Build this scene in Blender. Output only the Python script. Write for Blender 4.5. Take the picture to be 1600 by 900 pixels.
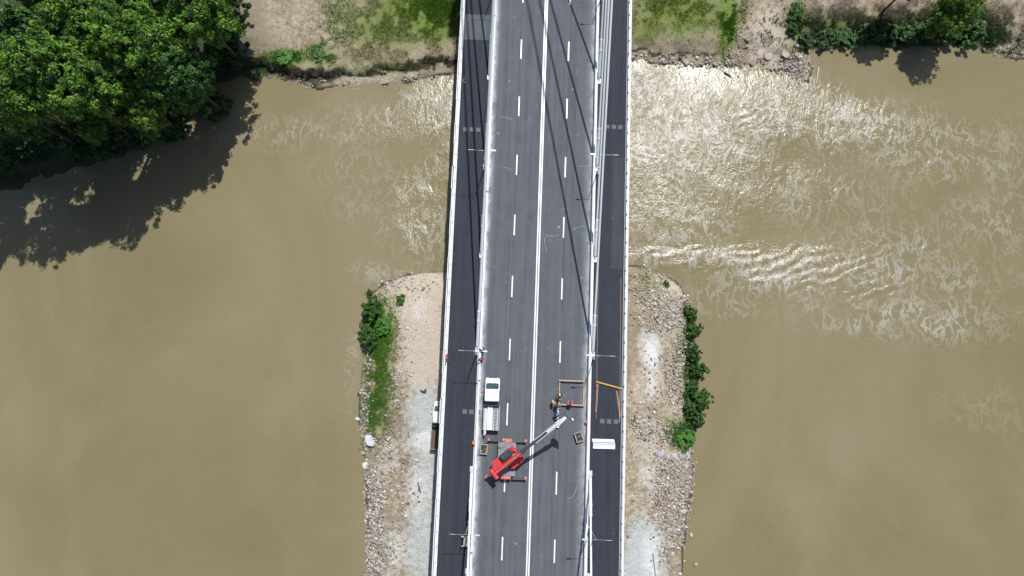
import bpy, bmesh, math, random
import numpy as np
from mathutils import Vector, Matrix, noise as mnoise

for o in list(bpy.data.objects): bpy.data.objects.remove(o)
scene = bpy.context.scene
COL = scene.collection
rnd = random.Random(7)
R = math.radians

# ------------------------------------------------------------------ camera
FPX = 1110.0; PITCH = R(8.088); YAW = R(2.158)
CAMLOC = Vector((-3.036, 0.0, 100.494))
cam_d = bpy.data.cameras.new('camera'); cam = bpy.data.objects.new('camera', cam_d); COL.objects.link(cam)
cam_d.sensor_width = 36.0; cam_d.lens = FPX / 1600 * 36.0; cam_d.clip_start = 1.0; cam_d.clip_end = 6000
cam.location = CAMLOC; cam.rotation_euler = (PITCH, 0, YAW)
scene.camera = cam

# ------------------------------------------------------------------ sky, sun, exposure
SX, SY = -0.155, -0.524                       # shadow offset per metre of height
sund = Vector((-SX, -SY, 1)).normalized()     # towards the sun
SEL = math.asin(sund.z); SAZ = math.atan2(sund.x, sund.y)
w = bpy.data.worlds.new('World'); scene.world = w; w.use_nodes = True
nt = w.node_tree; bg = nt.nodes['Background']
sky = nt.nodes.new('ShaderNodeTexSky'); sky.sky_type = 'NISHITA'; sky.sun_disc = False
sky.sun_elevation = SEL; sky.sun_rotation = SAZ; sky.air_density = 1.0; sky.dust_density = 1.2
nt.links.new(sky.outputs[0], bg.inputs[0]); bg.inputs[1].default_value = 0.09
sl = bpy.data.lights.new('sun', 'SUN'); sl.energy = 4.2; sl.angle = R(0.53); sl.color = (1.0, 0.985, 0.96)
so = bpy.data.objects.new('sun', sl); COL.objects.link(so)
so.rotation_euler = sund.to_track_quat('Z', 'Y').to_euler(); so.location = (0, 0, 200)
vs = scene.view_settings; vs.view_transform = 'Standard'; vs.look = 'None'; vs.exposure = 0.0; vs.gamma = 1.0
vs.use_curve_mapping = False
scene.render.engine = 'CYCLES'
scene.cycles.max_bounces = 6

# ------------------------------------------------------------------ survey helper: photo point -> place at height z
_M = Matrix.Rotation(YAW, 3, 'Z') @ Matrix.Rotation(PITCH, 3, 'X')
def at(px, py, z=0.0):
    d = _M @ Vector(((px - 800) / FPX, -(py - 450) / FPX, -1))
    return CAMLOC + d * ((z - CAMLOC.z) / d.z)
WZ = -9.8          # water level (road surface is 0)

# ------------------------------------------------------------------ materials
MATS = {}
def new_mat(name):
    m = bpy.data.materials.new(name); m.use_nodes = True
    MATS[name] = m
    return m, m.node_tree.nodes, m.node_tree.links, m.node_tree.nodes['Principled BSDF']
def N(nodes, typ, **kw):
    n = nodes.new(typ)
    for k, v in kw.items():
        if k.startswith('i_'):
            n.inputs[k[2:].replace('_', ' ')].default_value = v
        else: setattr(n, k, v)
    return n
def ramp(nodes, links, src, stops, interp='LINEAR'):
    r = nodes.new('ShaderNodeValToRGB'); r.color_ramp.interpolation = interp
    el = r.color_ramp.elements
    while len(el) > 1: el.remove(el[0])
    for i, (p, c) in enumerate(stops):
        e = el[0] if i == 0 else el.new(p)
        e.position = p
        if not hasattr(c, '__len__'): c = (c, c, c)
        e.color = (*c[:3], 1)
    links.new(src, r.inputs[0]); return r.outputs[0]
def coords(nodes, links, scale=(1, 1, 1), kind='Object'):
    tc = nodes.new('ShaderNodeTexCoord'); mp = nodes.new('ShaderNodeMapping')
    mp.inputs['Scale'].default_value = scale
    links.new(tc.outputs[kind], mp.inputs[0]); return mp.outputs[0]
def noise_n(nodes, links, vec, scale, detail=4, rough=0.55, dist=0.0):
    n = nodes.new('ShaderNodeTexNoise'); n.inputs['Scale'].default_value = scale
    n.inputs['Detail'].default_value = detail; n.inputs['Roughness'].default_value = rough
    n.inputs['Distortion'].default_value = dist
    links.new(vec, n.inputs['Vector']); return n.outputs['Fac']
def mix(nodes, links, fac, a, b, blend='MIX'):
    m = nodes.new('ShaderNodeMix'); m.data_type = 'RGBA'; m.blend_type = blend
    for sock, v in ((m.inputs[0], fac), (m.inputs[6], a), (m.inputs[7], b)):
        if isinstance(v, (int, float)): sock.default_value = v
        elif isinstance(v, tuple): sock.default_value = (*v[:3], 1)
        else: links.new(v, sock)
    return m.outputs[2]
def math_n(nodes, links, op, a, b=None, c=None, clamp=False):
    m = nodes.new('ShaderNodeMath'); m.operation = op; m.use_clamp = clamp
    for s, v in zip(m.inputs, (a, b, c)):
        if v is None: continue
        if isinstance(v, (int, float)): s.default_value = v
        else: links.new(v, s)
    return m.outputs[0]
def attr(nodes, name, out='Fac'):
    a = nodes.new('ShaderNodeAttribute'); a.attribute_name = name; return a.outputs[out]
def bump(nodes, links, b, h, dist=0.02, strength=1.0):
    n = nodes.new('ShaderNodeBump'); n.inputs['Distance'].default_value = dist
    n.inputs['Strength'].default_value = strength
    links.new(h, n.inputs['Height']); links.new(n.outputs[0], b.inputs['Normal']); return n

def simple(name, col, rough=0.6, metal=0.0, var=0.15, scale=6.0, dirt=None):
    m, n, l, b = new_mat(name)
    v = coords(n, l)
    f = noise_n(n, l, v, scale, 5, 0.6)
    a = tuple(max(0, c * (1 - var)) for c in col); c2 = tuple(min(1, c * (1 + var)) for c in col)
    col_o = ramp(n, l, f, [(0.3, a), (0.7, c2)])
    if dirt:
        f2 = noise_n(n, l, v, scale * 0.35, 6, 0.7)
        k = ramp(n, l, f2, [(0.5, 0.0), (0.68, 1.0)])
        col_o = mix(n, l, math_n(n, l, 'MULTIPLY', k, dirt[1]), col_o, dirt[0])
    l.new(col_o, b.inputs['Base Color'])
    b.inputs['Roughness'].default_value = rough; b.inputs['Metallic'].default_value = metal
    return m

simple('paint_white', (0.80, 0.80, 0.78), 0.35, 0, 0.04, 3, ((0.45, 0.43, 0.38), 0.35))
simple('cable_white', (0.80, 0.81, 0.82), 0.4, 0, 0.03, 2)
simple('galvanised', (0.62, 0.66, 0.70), 0.45, 0.25, 0.12, 5)
simple('rail_white', (0.80, 0.82, 0.84), 0.45, 0.0, 0.06, 4, ((0.5, 0.52, 0.55), 0.4))
simple('concrete_pale', (0.62, 0.61, 0.58), 0.85, 0, 0.10, 2.5, ((0.36, 0.35, 0.32), 0.6))
simple('concrete', (0.38, 0.37, 0.35), 0.9, 0, 0.15, 2)
simple('concrete_edge', (0.72, 0.72, 0.70), 0.8, 0, 0.10, 1.5, ((0.45, 0.45, 0.45), 0.5))
simple('red_paint', (0.62, 0.045, 0.045), 0.38, 0, 0.12, 4, ((0.30, 0.03, 0.03), 0.4))
simple('red_pale', (0.56, 0.17, 0.14), 0.65, 0, 0.2, 4, ((0.55, 0.45, 0.40), 0.7))
simple('steel_dark', (0.10, 0.105, 0.115), 0.5, 0.4, 0.2, 5)
simple('steel_grey', (0.30, 0.31, 0.33), 0.5, 0.3, 0.2, 4, ((0.15, 0.15, 0.15), 0.5))
simple('black_rubber', (0.018, 0.018, 0.02), 0.8, 0, 0.2, 8)
simple('black_plastic', (0.02, 0.02, 0.022), 0.5, 0, 0.2, 8)
simple('chassis_plate', (0.24, 0.25, 0.27), 0.6, 0.2, 0.2, 3, ((0.12, 0.11, 0.10), 0.6))
simple('timber', (0.46, 0.33, 0.20), 0.8, 0, 0.25, 6, ((0.26, 0.18, 0.11), 0.5))
simple('timber_orange', (0.55, 0.31, 0.10), 0.7, 0, 0.18, 6)
simple('timber_brown', (0.33, 0.19, 0.12), 0.8, 0, 0.25, 6)
simple('timber_dark', (0.06, 0.05, 0.04), 0.9, 0, 0.3, 6)
simple('crate_wood', (0.40, 0.38, 0.33), 0.85, 0, 0.2, 6)
simple('bolts_dark', (0.07, 0.065, 0.06), 0.6, 0.5, 0.6, 14)
simple('orange_plastic', (0.75, 0.26, 0.02), 0.5, 0, 0.1, 6)
simple('red_plastic', (0.70, 0.05, 0.06), 0.5, 0, 0.1, 6)
simple('skin', (0.45, 0.27, 0.19), 0.6, 0, 0.08, 9)
simple('hair_dark', (0.03, 0.022, 0.018), 0.7, 0, 0.2, 20)
simple('cloth_red', (0.50, 0.04, 0.04), 0.9, 0, 0.2, 9)
simple('cloth_maroon', (0.34, 0.015, 0.045), 0.9, 0, 0.2, 9)
simple('cloth_pink', (0.72, 0.10, 0.24), 0.9, 0, 0.2, 9)
simple('cloth_blue', (0.05, 0.11, 0.45), 0.9, 0, 0.2, 9)
simple('cloth_navy', (0.02, 0.028, 0.06), 0.9, 0, 0.3, 9)
simple('cloth_black', (0.012, 0.012, 0.015), 0.9, 0, 0.3, 9)
simple('cloth_cream', (0.62, 0.52, 0.33), 0.9, 0, 0.2, 9)
simple('cloth_yellow', (0.70, 0.42, 0.05), 0.9, 0, 0.15, 9)
simple('jeans', (0.09, 0.14, 0.25), 0.9, 0, 0.25, 9)
simple('hat_white', (0.78, 0.78, 0.75), 0.4, 0, 0.04, 9)
simple('hat_yellow', (0.80, 0.55, 0.08), 0.4, 0, 0.06, 9)
simple('tan_paint', (0.46, 0.36, 0.30), 0.6, 0, 0.15, 5, ((0.3, 0.25, 0.2), 0.5))
simple('bark', (0.065, 0.052, 0.04), 0.9, 0, 0.3, 4)
simple('driftwood', (0.60, 0.53, 0.43), 0.85, 0, 0.2, 4)
simple('sand_hump', (0.44, 0.38, 0.29), 0.95, 0, 0.2, 2)
simple('lamp_metal', (0.40, 0.44, 0.45), 0.5, 0.2, 0.1, 5)
simple('chalk', (0.27, 0.28, 0.29), 0.9, 0, 0.5, 7)
simple('bed_side', (0.50, 0.40, 0.29), 0.85, 0, 0.2, 4)
simple('bed_floor_dark', (0.13, 0.085, 0.06), 0.85, 0, 0.3, 4)
simple('tail_red', (0.5, 0.02, 0.02), 0.3, 0, 0.05, 4)
simple('lamp_glass', (0.75, 0.78, 0.80), 0.2, 0, 0.03, 4)
simple('faded_paint', (0.13, 0.135, 0.145), 0.85, 0, 0.45, 5)
simple('brown_rust', (0.28, 0.13, 0.07), 0.8, 0.2, 0.3, 7)
m, n, l, b = new_mat('glass_dark')
f = noise_n(n, l, coords(n, l), 3, 3)
l.new(ramp(n, l, f, [(0.35, (0.02, 0.05, 0.06)), (0.7, (0.06, 0.13, 0.15))]), b.inputs['Base Color'])
b.inputs['Roughness'].default_value = 0.06

# asphalt of the carriageway: paver lanes, dust by the kerbs, scuffs
def asphalt(name, base, streak, dust, dust_left, dust_right, patches=False):
    m, n, l, b = new_mat(name)
    v = coords(n, l); vs_ = coords(n, l, (1.6, 0.035, 1))
    f1 = noise_n(n, l, v, 0.35, 6, 0.65)
    f2 = noise_n(n, l, vs_, 1.0, 4, 0.6)
    f3 = noise_n(n, l, v, 14, 3, 0.8)
    c = ramp(n, l, f1, [(0.3, tuple(x * 0.80 for x in base)), (0.7, tuple(x * 1.22 for x in base))])
    k = ramp(n, l, f2, [(0.35, 0.0), (0.66, 1.0)])
    c = mix(n, l, math_n(n, l, 'MULTIPLY', k, 0.8), c, streak)
    c = mix(n, l, 0.5, c, ramp(n, l, f3, [(0.2, (0.25,) * 3), (0.8, (0.75,) * 3)]), 'OVERLAY')
    sep = n.new('ShaderNodeSeparateXYZ'); l.new(v, sep.inputs[0])
    # rolled dust towards the kerbs, uneven
    fb = noise_n(n, l, coords(n, l, (1, 0.5, 1)), 0.8, 9, 0.78)
    for (x0, x1, amt) in ((dust_left), (dust_right)):
        mr = n.new('ShaderNodeMapRange'); mr.inputs[1].default_value = x0; mr.inputs[2].default_value = x1
        l.new(sep.outputs[0], mr.inputs[0])
        t = math_n(n, l, 'POWER', mr.outputs[0], 2.2)
        t = math_n(n, l, 'MULTIPLY', t, ramp(n, l, fb, [(0.36, 0.08), (0.56, 1.0)]))
        c = mix(n, l, math_n(n, l, 'MULTIPLY', t, amt), c, dust)
    # paving seams along the lanes
    ax = math_n(n, l, 'ABSOLUTE', math_n(n, l, 'SUBTRACT', math_n(n, l, 'ABSOLUTE', sep.outputs[0]), 3.72))
    c = mix(n, l, math_n(n, l, 'MULTIPLY', ramp(n, l, ax, [(0.025, 1.0), (0.06, 0.0)]), 0.5), c, tuple(x * 0.45 for x in base))
    # wheel-swept chalky smears that break up the surface
    fs = noise_n(n, l, coords(n, l, (1, 1, 1)), 0.55, 8, 0.75, 1.2)
    c = mix(n, l, math_n(n, l, 'MULTIPLY', ramp(n, l, fs, [(0.60, 0.0), (0.74, 1.0)]), 0.22), c, dust)
    fd = noise_n(n, l, coords(n, l, (1, 0.6, 1)), 0.16, 6, 0.65)
    c = mix(n, l, math_n(n, l, 'MULTIPLY', ramp(n, l, fd, [(0.55, 0.0), (0.72, 1.0)]), 0.28), c, tuple(x * 0.6 for x in base))
    # small spilled spots
    vo = n.new('ShaderNodeTexVoronoi'); vo.inputs['Scale'].default_value = 0.33; vo.inputs['Randomness'].default_value = 1.0
    l.new(mix(n, l, 0.25, v, noise_col(n, l, v, 1.4)), vo.inputs['Vector'])
    sp = ramp(n, l, vo.outputs['Distance'], [(0.0, 1.0), (0.035, 0.9), (0.06, 0.0)])
    c = mix(n, l, math_n(n, l, 'MULTIPLY', sp, 0.28), c, dust)
    vo2 = n.new('ShaderNodeTexVoronoi'); vo2.inputs['Scale'].default_value = 0.21
    l.new(coords(n, l, (1, 0.9, 1)), vo2.inputs['Vector'])
    sp2 = ramp(n, l, vo2.outputs['Distance'], [(0.0, 1.0), (0.04, 0.8), (0.07, 0.0)])
    c = mix(n, l, math_n(n, l, 'MULTIPLY', sp2, 0.45), c, tuple(x * 0.4 for x in base))
    l.new(c, b.inputs['Base Color'])
    b.inputs['Roughness'].default_value = 0.88
    bump(n, l, b, f3, 0.01, 0.5)
    return m
def noise_col(n, l, vec, scale):
    t = n.new('ShaderNodeTexNoise'); t.inputs['Scale'].default_value = scale; l.new(vec, t.inputs['Vector'])
    return t.outputs['Color']
asphalt('asphalt_road', (0.082, 0.089, 0.102), (0.125, 0.129, 0.140), (0.62, 0.65, 0.68), (-6.5, -7.55, 1.0), (5.9, 7.6, 0.7))
asphalt('asphalt_path', (0.021, 0.026, 0.038), (0.036, 0.041, 0.054), (0.20, 0.21, 0.22), (-9.6, -30.0, 0.3), (11.0, 16.0, 0.5))
asphalt('asphalt_dusty', (0.070, 0.080, 0.092), (0.11, 0.12, 0.13), (0.36, 0.37, 0.38), (-9.0, -16.0, 0.9), (11.5, 17.0, 0.5))
asphalt('asphalt_worn', (0.038, 0.044, 0.054), (0.058, 0.064, 0.074), (0.22, 0.23, 0.24), (-9.0, -30.0, 0.3), (11.5, 17.0, 0.4))

# leaves
def leaf_mat(name, dark, light, trans=0.25):
    m, n, l, b = new_mat(name)
    t = attr(n, 'tone')
    c = ramp(n, l, t, [(0.0, dark), (1.0, light)])
    l.new(c, b.inputs['Base Color']); b.inputs['Roughness'].default_value = 0.55
    tr = n.new('ShaderNodeBsdfTranslucent'); l.new(c, tr.inputs[0])
    mx = n.new('ShaderNodeMixShader'); mx.inputs[0].default_value = trans
    l.new(b.outputs[0], mx.inputs[1]); l.new(tr.outputs[0], mx.inputs[2])
    l.new(mx.outputs[0], n['Material Output'].inputs[0])
    return m
leaf_mat('leaf_tree', (0.018, 0.065, 0.011), (0.20, 0.38, 0.035))
leaf_mat('leaf_tree_b', (0.016, 0.060, 0.016), (0.11, 0.25, 0.045))
leaf_mat('leaf_tree_c', (0.022, 0.060, 0.008), (0.20, 0.32, 0.028))
leaf_mat('leaf_bush', (0.022, 0.072, 0.014), (0.095, 0.22, 0.03))
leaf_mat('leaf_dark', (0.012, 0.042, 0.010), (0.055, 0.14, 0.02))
leaf_mat('leaf_bright', (0.05, 0.16, 0.02), (0.10, 0.28, 0.03))
leaf_mat('grass_green', (0.07, 0.18, 0.014), (0.18, 0.36, 0.03), 0.35)
leaf_mat('grass_dry', (0.17, 0.20, 0.04), (0.40, 0.35, 0.12), 0.35)
leaf_mat('twig_brown', (0.08, 0.06, 0.045), (0.22, 0.17, 0.12), 0.0)

# rock: tone per stone
m, n, l, b = new_mat('rock')
t = attr(n, 'tone')
c = ramp(n, l, t, [(0.0, (0.15, 0.12, 0.095)), (0.35, (0.33, 0.28, 0.22)), (0.7, (0.44, 0.40, 0.35)), (1.0, (0.66, 0.65, 0.62))])
f = noise_n(n, l, coords(n, l), 3.5, 6, 0.7)
c = mix(n, l, 0.6, c, ramp(n, l, f, [(0.25, (0.28,) * 3), (0.75, (0.72,) * 3)]), 'OVERLAY')
l.new(c, b.inputs['Base Color']); b.inputs['Roughness'].default_value = 0.9
bump(n, l, b, f, 0.06)
# boulder: tone per object
m, n, l, b = new_mat('boulder')
oi = n.new('ShaderNodeObjectInfo')
c = ramp(n, l, oi.outputs['Random'], [(0.0, (0.22, 0.19, 0.155)), (0.5, (0.40, 0.36, 0.31)), (1.0, (0.60, 0.59, 0.56))])
f = noise_n(n, l, coords(n, l), 3.5, 6, 0.7)
c = mix(n, l, 0.6, c, ramp(n, l, f, [(0.25, (0.28,) * 3), (0.75, (0.72,) * 3)]), 'OVERLAY')
l.new(c, b.inputs['Base Color']); b.inputs['Roughness'].default_value = 0.9
bump(n, l, b, f, 0.06)
simple('rock_white', (0.60, 0.61, 0.60), 0.85, 0, 0.12, 3, ((0.42, 0.40, 0.37), 0.5))
simple('rock_orange', (0.42, 0.24, 0.12), 0.85, 0, 0.2, 3)
simple('rock_blue', (0.40, 0.42, 0.44), 0.8, 0, 0.15, 3)

# ground
m, n, l, b = new_mat('ground')
v = coords(n, l)
fA = noise_n(n, l, v, 0.22, 7, 0.62); fB = noise_n(n, l, v, 1.3, 7, 0.7); fC = noise_n(n, l, v, 6.0, 4, 0.75)
soil = ramp(n, l, fB, [(0.28, (0.195, 0.162, 0.108)), (0.5, (0.365, 0.305, 0.210)), (0.72, (0.53, 0.46, 0.345))])
soil = mix(n, l, ramp(n, l, fA, [(0.40, 0.0), (0.62, 0.65)]), soil, (0.26, 0.205, 0.135))
def masked(c, name, colour, soft=0.22, amt=1.0):
    a = attr(n, name)
    t = math_n(n, l, 'ADD', a, math_n(n, l, 'MULTIPLY', math_n(n, l, 'SUBTRACT', fB, 0.5), 1.1))
    t = math_n(n, l, 'ADD', t, math_n(n, l, 'MULTIPLY', math_n(n, l, 'SUBTRACT', fC, 0.5), 0.5))
    k = ramp(n, l, t, [(0.5 - soft, 0.0), (0.5 + soft, amt)])
    return mix(n, l, k, c, colour)
sand = ramp(n, l, fC, [(0.3, (0.46, 0.38, 0.29)), (0.7, (0.60, 0.52, 0.42))])
blue = ramp(n, l, fC, [(0.3, (0.40, 0.43, 0.42)), (0.7, (0.54, 0.57, 0.55))])
lime = (0.80, 0.81, 0.82)
wet_shade = ramp(n, l, fB, [(0.3, (0.030, 0.024, 0.017)), (0.7, (0.10, 0.08, 0.055))])  # damp soil tone, also used to paint the shade of the cut bank
grass = ramp(n, l, fB, [(0.3, (0.09, 0.165, 0.022)), (0.5, (0.15, 0.21, 0.035)), (0.7, (0.23, 0.25, 0.07))])
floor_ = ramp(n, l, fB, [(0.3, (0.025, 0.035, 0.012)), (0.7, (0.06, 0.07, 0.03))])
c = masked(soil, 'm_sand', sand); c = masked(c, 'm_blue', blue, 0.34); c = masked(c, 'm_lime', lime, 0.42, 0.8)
c = masked(c, 'm_wet_shade', wet_shade); c = masked(c, 'm_grass', grass, 0.3, 0.95); c = masked(c, 'm_floor', floor_)
c = mix(n, l, 0.65, c, ramp(n, l, fC, [(0.2, (0.30,) * 3), (0.8, (0.70,) * 3)]), 'OVERLAY')
l.new(c, b.inputs['Base Color']); b.inputs['Roughness'].default_value = 0.95
bump(n, l, b, math_n(n, l, 'ADD', fC, math_n(n, l, 'MULTIPLY', fB, 2.0)), 0.12, 0.9)

# river: muddy water, ripples, rapids with foam threads
m, n, l, b = new_mat('water')
v = coords(n, l)
rap = attr(n, 'rapid'); calm = math_n(n, l, 'SUBTRACT', 1.0, rap, clamp=True)
warp = n.new('ShaderNodeVectorMath'); warp.operation = 'MULTIPLY_ADD'
l.new(noise_col(n, l, v, 0.16), warp.inputs[0]); warp.inputs[1].default_value = (3.5, 3.5, 0); l.new(v, warp.inputs[2])
wv = warp.outputs[0]
big = noise_n(n, l, coords(n, l, (1, 0.7, 1)), 0.03, 5, 0.6, 0.8)
mud = ramp(n, l, big, [(0.30, (0.190, 0.158, 0.080)), (0.50, (0.220, 0.184, 0.100)), (0.70, (0.256, 0.216, 0.132))])
mp = n.new('ShaderNodeMapping'); mp.inputs['Scale'].default_value = (1.0, 0.55, 1.0); l.new(wv, mp.inputs[0])
w1 = noise_n(n, l, mp.outputs[0], 0.62, 9, 0.60, 0.35)
w2 = noise_n(n, l, mp.outputs[0], 1.7, 5, 0.62, 0.3)
w3 = noise_n(n, l, coords(n, l, (0.5, 1.6, 1)), 1.1, 3, 0.5, 0.3)
ridge = math_n(n, l, 'SUBTRACT', 1.0, math_n(n, l, 'ABSOLUTE', math_n(n, l, 'SUBTRACT', math_n(n, l, 'MULTIPLY', w1, 2.0), 1.0)))
ridge2 = math_n(n, l, 'SUBTRACT', 1.0, math_n(n, l, 'ABSOLUTE', math_n(n, l, 'SUBTRACT', math_n(n, l, 'MULTIPLY', w2, 2.0), 1.0)))
thread = math_n(n, l, 'MULTIPLY', ramp(n, l, ridge, [(0.905, 0.0), (0.965, 1.0)]), ramp(n, l, ridge2, [(0.52, 0.0), (0.82, 1.0)]))
patch = noise_n(n, l, wv, 0.17, 6, 0.62, 0.8)
dens = math_n(n, l, 'MULTIPLY', math_n(n, l, 'POWER', rap, 1.3), ramp(n, l, patch, [(0.36, 0.10), (0.62, 1.0)]))
w4 = noise_n(n, l, mp.outputs[0], 3.2, 4, 0.6, 0.4)
ridge4 = math_n(n, l, 'SUBTRACT', 1.0, math_n(n, l, 'ABSOLUTE', math_n(n, l, 'SUBTRACT', math_n(n, l, 'MULTIPLY', w4, 2.0), 1.0)))
fine = math_n(n, l, 'MULTIPLY', ramp(n, l, ridge4, [(0.91, 0.0), (0.97, 0.6)]), ramp(n, l, dens, [(0.35, 0.0), (0.85, 1.0)]))
foam = math_n(n, l, 'ADD', math_n(n, l, 'MULTIPLY', thread, math_n(n, l, 'MULTIPLY', dens, 1.5, clamp=True)), fine, clamp=True)
colr = mix(n, l, math_n(n, l, 'MULTIPLY', foam, 0.85, clamp=True), mud, (0.46, 0.44, 0.39))
l.new(colr, b.inputs['Base Color'])
b.inputs['IOR'].default_value = 1.33
l.new(ramp(n, l, rap, [(0.0, 0.16), (1.0, 0.17)]), b.inputs['Roughness'])
h = math_n(n, l, 'MULTIPLY', math_n(n, l, 'ADD', math_n(n, l, 'ADD', math_n(n, l, 'MULTIPLY', ridge, 0.13), math_n(n, l, 'MULTIPLY', w4, 0.035)), math_n(n, l, 'MULTIPLY', w2, 0.09)), rap)
sw = attr(n, 'swell')
wt = n.new('ShaderNodeTexWave'); wt.inputs['Scale'].default_value = 0.20; wt.inputs['Distortion'].default_value = 11.0; wt.inputs['Detail'].default_value = 4.0; wt.inputs['Detail Scale'].default_value = 0.55
wm = n.new('ShaderNodeMapping'); wm.inputs['Rotation'].default_value = (0, 0, R(70)); l.new(v, wm.inputs[0]); l.new(wm.outputs[0], wt.inputs['Vector'])
h = math_n(n, l, 'ADD', h, math_n(n, l, 'MULTIPLY', math_n(n, l, 'MULTIPLY', wt.outputs['Fac'], math_n(n, l, 'MULTIPLY', sw, ramp(n, l, noise_n(n, l, v, 0.13, 4, 0.6, 0.6), [(0.42, 0.0), (0.66, 1.0)]))), 0.12))
w5 = noise_n(n, l, coords(n, l, (0.55, 2.0, 1)), 1.9, 3, 0.55, 0.5)
h = math_n(n, l, 'ADD', h, math_n(n, l, 'MULTIPLY', w5, 0.016))
h = math_n(n, l, 'ADD', h, math_n(n, l, 'MULTIPLY', w3, 0.022))
bump(n, l, b, h, 1.0, 1.0)

# ------------------------------------------------------------------ mesh helpers
def link(o): COL.objects.link(o); return o
def tag(o, label=None, cat=None, group=None, kind=None):
    if label: o['label'] = label
    if cat: o['category'] = cat
    if group: o['group'] = group
    if kind: o['kind'] = kind
    return o
def empty(name, loc, rz=0, label=None, cat=None, group=None):
    o = bpy.data.objects.new(name, None); o.empty_display_size = 0.3; o.location = loc; o.rotation_euler = (0, 0, rz)
    link(o); return tag(o, label, cat, group)
def mesh_obj(name, verts, faces, mat, parent=None, loc=None, smooth=False):
    me = bpy.data.meshes.new(name); me.from_pydata(verts, [], faces); me.update()
    me.materials.append(MATS[mat])
    if smooth:
        for p in me.polygons: p.use_smooth = True
    o = bpy.data.objects.new(name, me); link(o)
    if parent: o.parent = parent
    if loc is not None: o.location = loc
    return o
class MB:
    """collects shapes, links them as one mesh"""
    def __init__(s): s.bm = bmesh.new()
    def box(s, c, size, rot=None, bev=0.0):
        g = bmesh.new(); bmesh.ops.create_cube(g, size=1.0)
        for vv in g.verts: vv.co = Vector((vv.co.x * size[0], vv.co.y * size[1], vv.co.z * size[2]))
        if bev: bmesh.ops.bevel(g, geom=g.edges[:], offset=bev, segments=2, affect='EDGES', clamp_overlap=True)
        return s._add(g, c, rot)
    def _add(s, g, c, rot=None):
        if rot is not None: bmesh.ops.transform(g, matrix=rot.to_4x4(), verts=g.verts)
        bmesh.ops.translate(g, vec=Vector(c), verts=g.verts)
        me = bpy.data.meshes.new('tmp'); g.to_mesh(me); g.free(); s.bm.from_mesh(me); bpy.data.meshes.remove(me)
        return s
    def beam(s, a, b_, wd, ht, bev=0.0):
        a = Vector(a); b_ = Vector(b_); d = b_ - a; L = d.length; y = d.normalized()
        up = Vector((0, 0, 1)) if abs(y.z) < 0.99 else Vector((0, 1, 0))
        x = y.cross(up).normalized(); z = x.cross(y)
        rot = Matrix((x, y, z)).transposed()
        return s.box((a + b_) / 2, (wd, L, ht), rot, bev)
    def tube(s, a, b_, r, r2=None, seg=10):
        a = Vector(a); b_ = Vector(b_); d = b_ - a
        g = bmesh.new(); bmesh.ops.create_cone(g, cap_ends=True, segments=seg, radius1=r, radius2=r if r2 is None else r2, depth=d.length)
        return s._add(g, (a + b_) / 2, d.to_track_quat('Z', 'Y').to_matrix())
    def prism(s, prof, axis, a, b_, bev=0.0):
        """profile polygon (u,v) extruded; axis 'x': u=y v=z, axis 'z': u=x v=y"""
        g = bmesh.new(); vl = []
        for q in (a, b_):
            vl.append([g.verts.new((q, u, vv) if axis == 'x' else (u, vv, q)) for u, vv in prof])
        k = len(prof)
        g.faces.new(vl[0][::-1]); g.faces.new(vl[1])
        for i in range(k): g.faces.new((vl[0][i], vl[0][(i + 1) % k], vl[1][(i + 1) % k], vl[1][i]))
        bmesh.ops.recalc_face_normals(g, faces=g.faces)
        if bev: bmesh.ops.bevel(g, geom=g.edges[:], offset=bev, segments=2, affect='EDGES', clamp_overlap=True)
        return s._add(g, (0, 0, 0))
    def build(s, name, mat, parent=None, loc=None, smooth=False):
        me = bpy.data.meshes.new(name); s.bm.to_mesh(me); s.bm.free(); me.materials.append(MATS[mat])
        if smooth:
            for p in me.polygons: p.use_smooth = True
        o = bpy.data.objects.new(name, me); link(o)
        if parent: o.parent = parent
        if loc is not None: o.location = loc
        return o
def RZ(a): return Matrix.Rotation(a, 3, 'Z')
def kids(o): return [c for c in bpy.data.objects if c.parent == o]
def copy_tree(o, ks, parent=None):
    c = o.copy(); link(c); c.parent = parent
    for ch in ks.get(o.name, []): copy_tree(ch, ks, c)
    return c
def kid_map(root):
    d = {}
    def rec(o):
        d[o.name] = kids(o)
        for q in d[o.name]: rec(q)
    rec(root); return d

# ------------------------------------------------------------------ shorelines (surveyed at water level)
def line(pts): return np.array([at(x, y, WZ)[:2] for x, y in pts])
north = line([(-900, 560), (-500, 440), (-250, 385), (0, 300), (120, 262), (220, 232), (290, 186), (338, 134), (360, 124), (400, 121), (440, 124),
              (470, 131), (490, 137), (530, 133), (560, 137), (620, 129), (660, 120), (690, 115), (740, 112), (850, 104), (985, 92), (1013, 98),
              (1060, 103), (1116, 103), (1174, 102), (1205, 109), (1230, 113), (1250, 127), (1262, 126), (1268, 100), (1266, 78), (1329, 75),
              (1445, 73), (1515, 72), (1550, 84), (1600, 92), (1800, 110), (2400, 150)])
north = np.vstack([[-3500, north[0, 1] - 120], [-400, north[0, 1] - 25], north, [420, north[-1, 1] + 20], [3500, north[-1, 1] + 200]])
island = line([(985, 414), (1012, 418), (1040, 430), (1064, 446), (1077, 475), (1082, 510), (1086, 560), (1090, 610), (1087, 655), (1084, 700), (1083, 745),
               (1076, 790), (1071, 830), (1067, 860), (1068, 900), (1066, 1000), (1075, 1150)])
island_l = line([(580, 1150), (573, 1000), (573, 900), (576, 850), (573, 790), (571, 740), (566, 692), (560, 650), (561, 610), (565, 560), (563, 520), (565, 485),
                 (577, 460), (600, 443), (625, 431), (660, 424), (700, 422)])
south_y = float(island[-1, 1]) - 6
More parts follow.
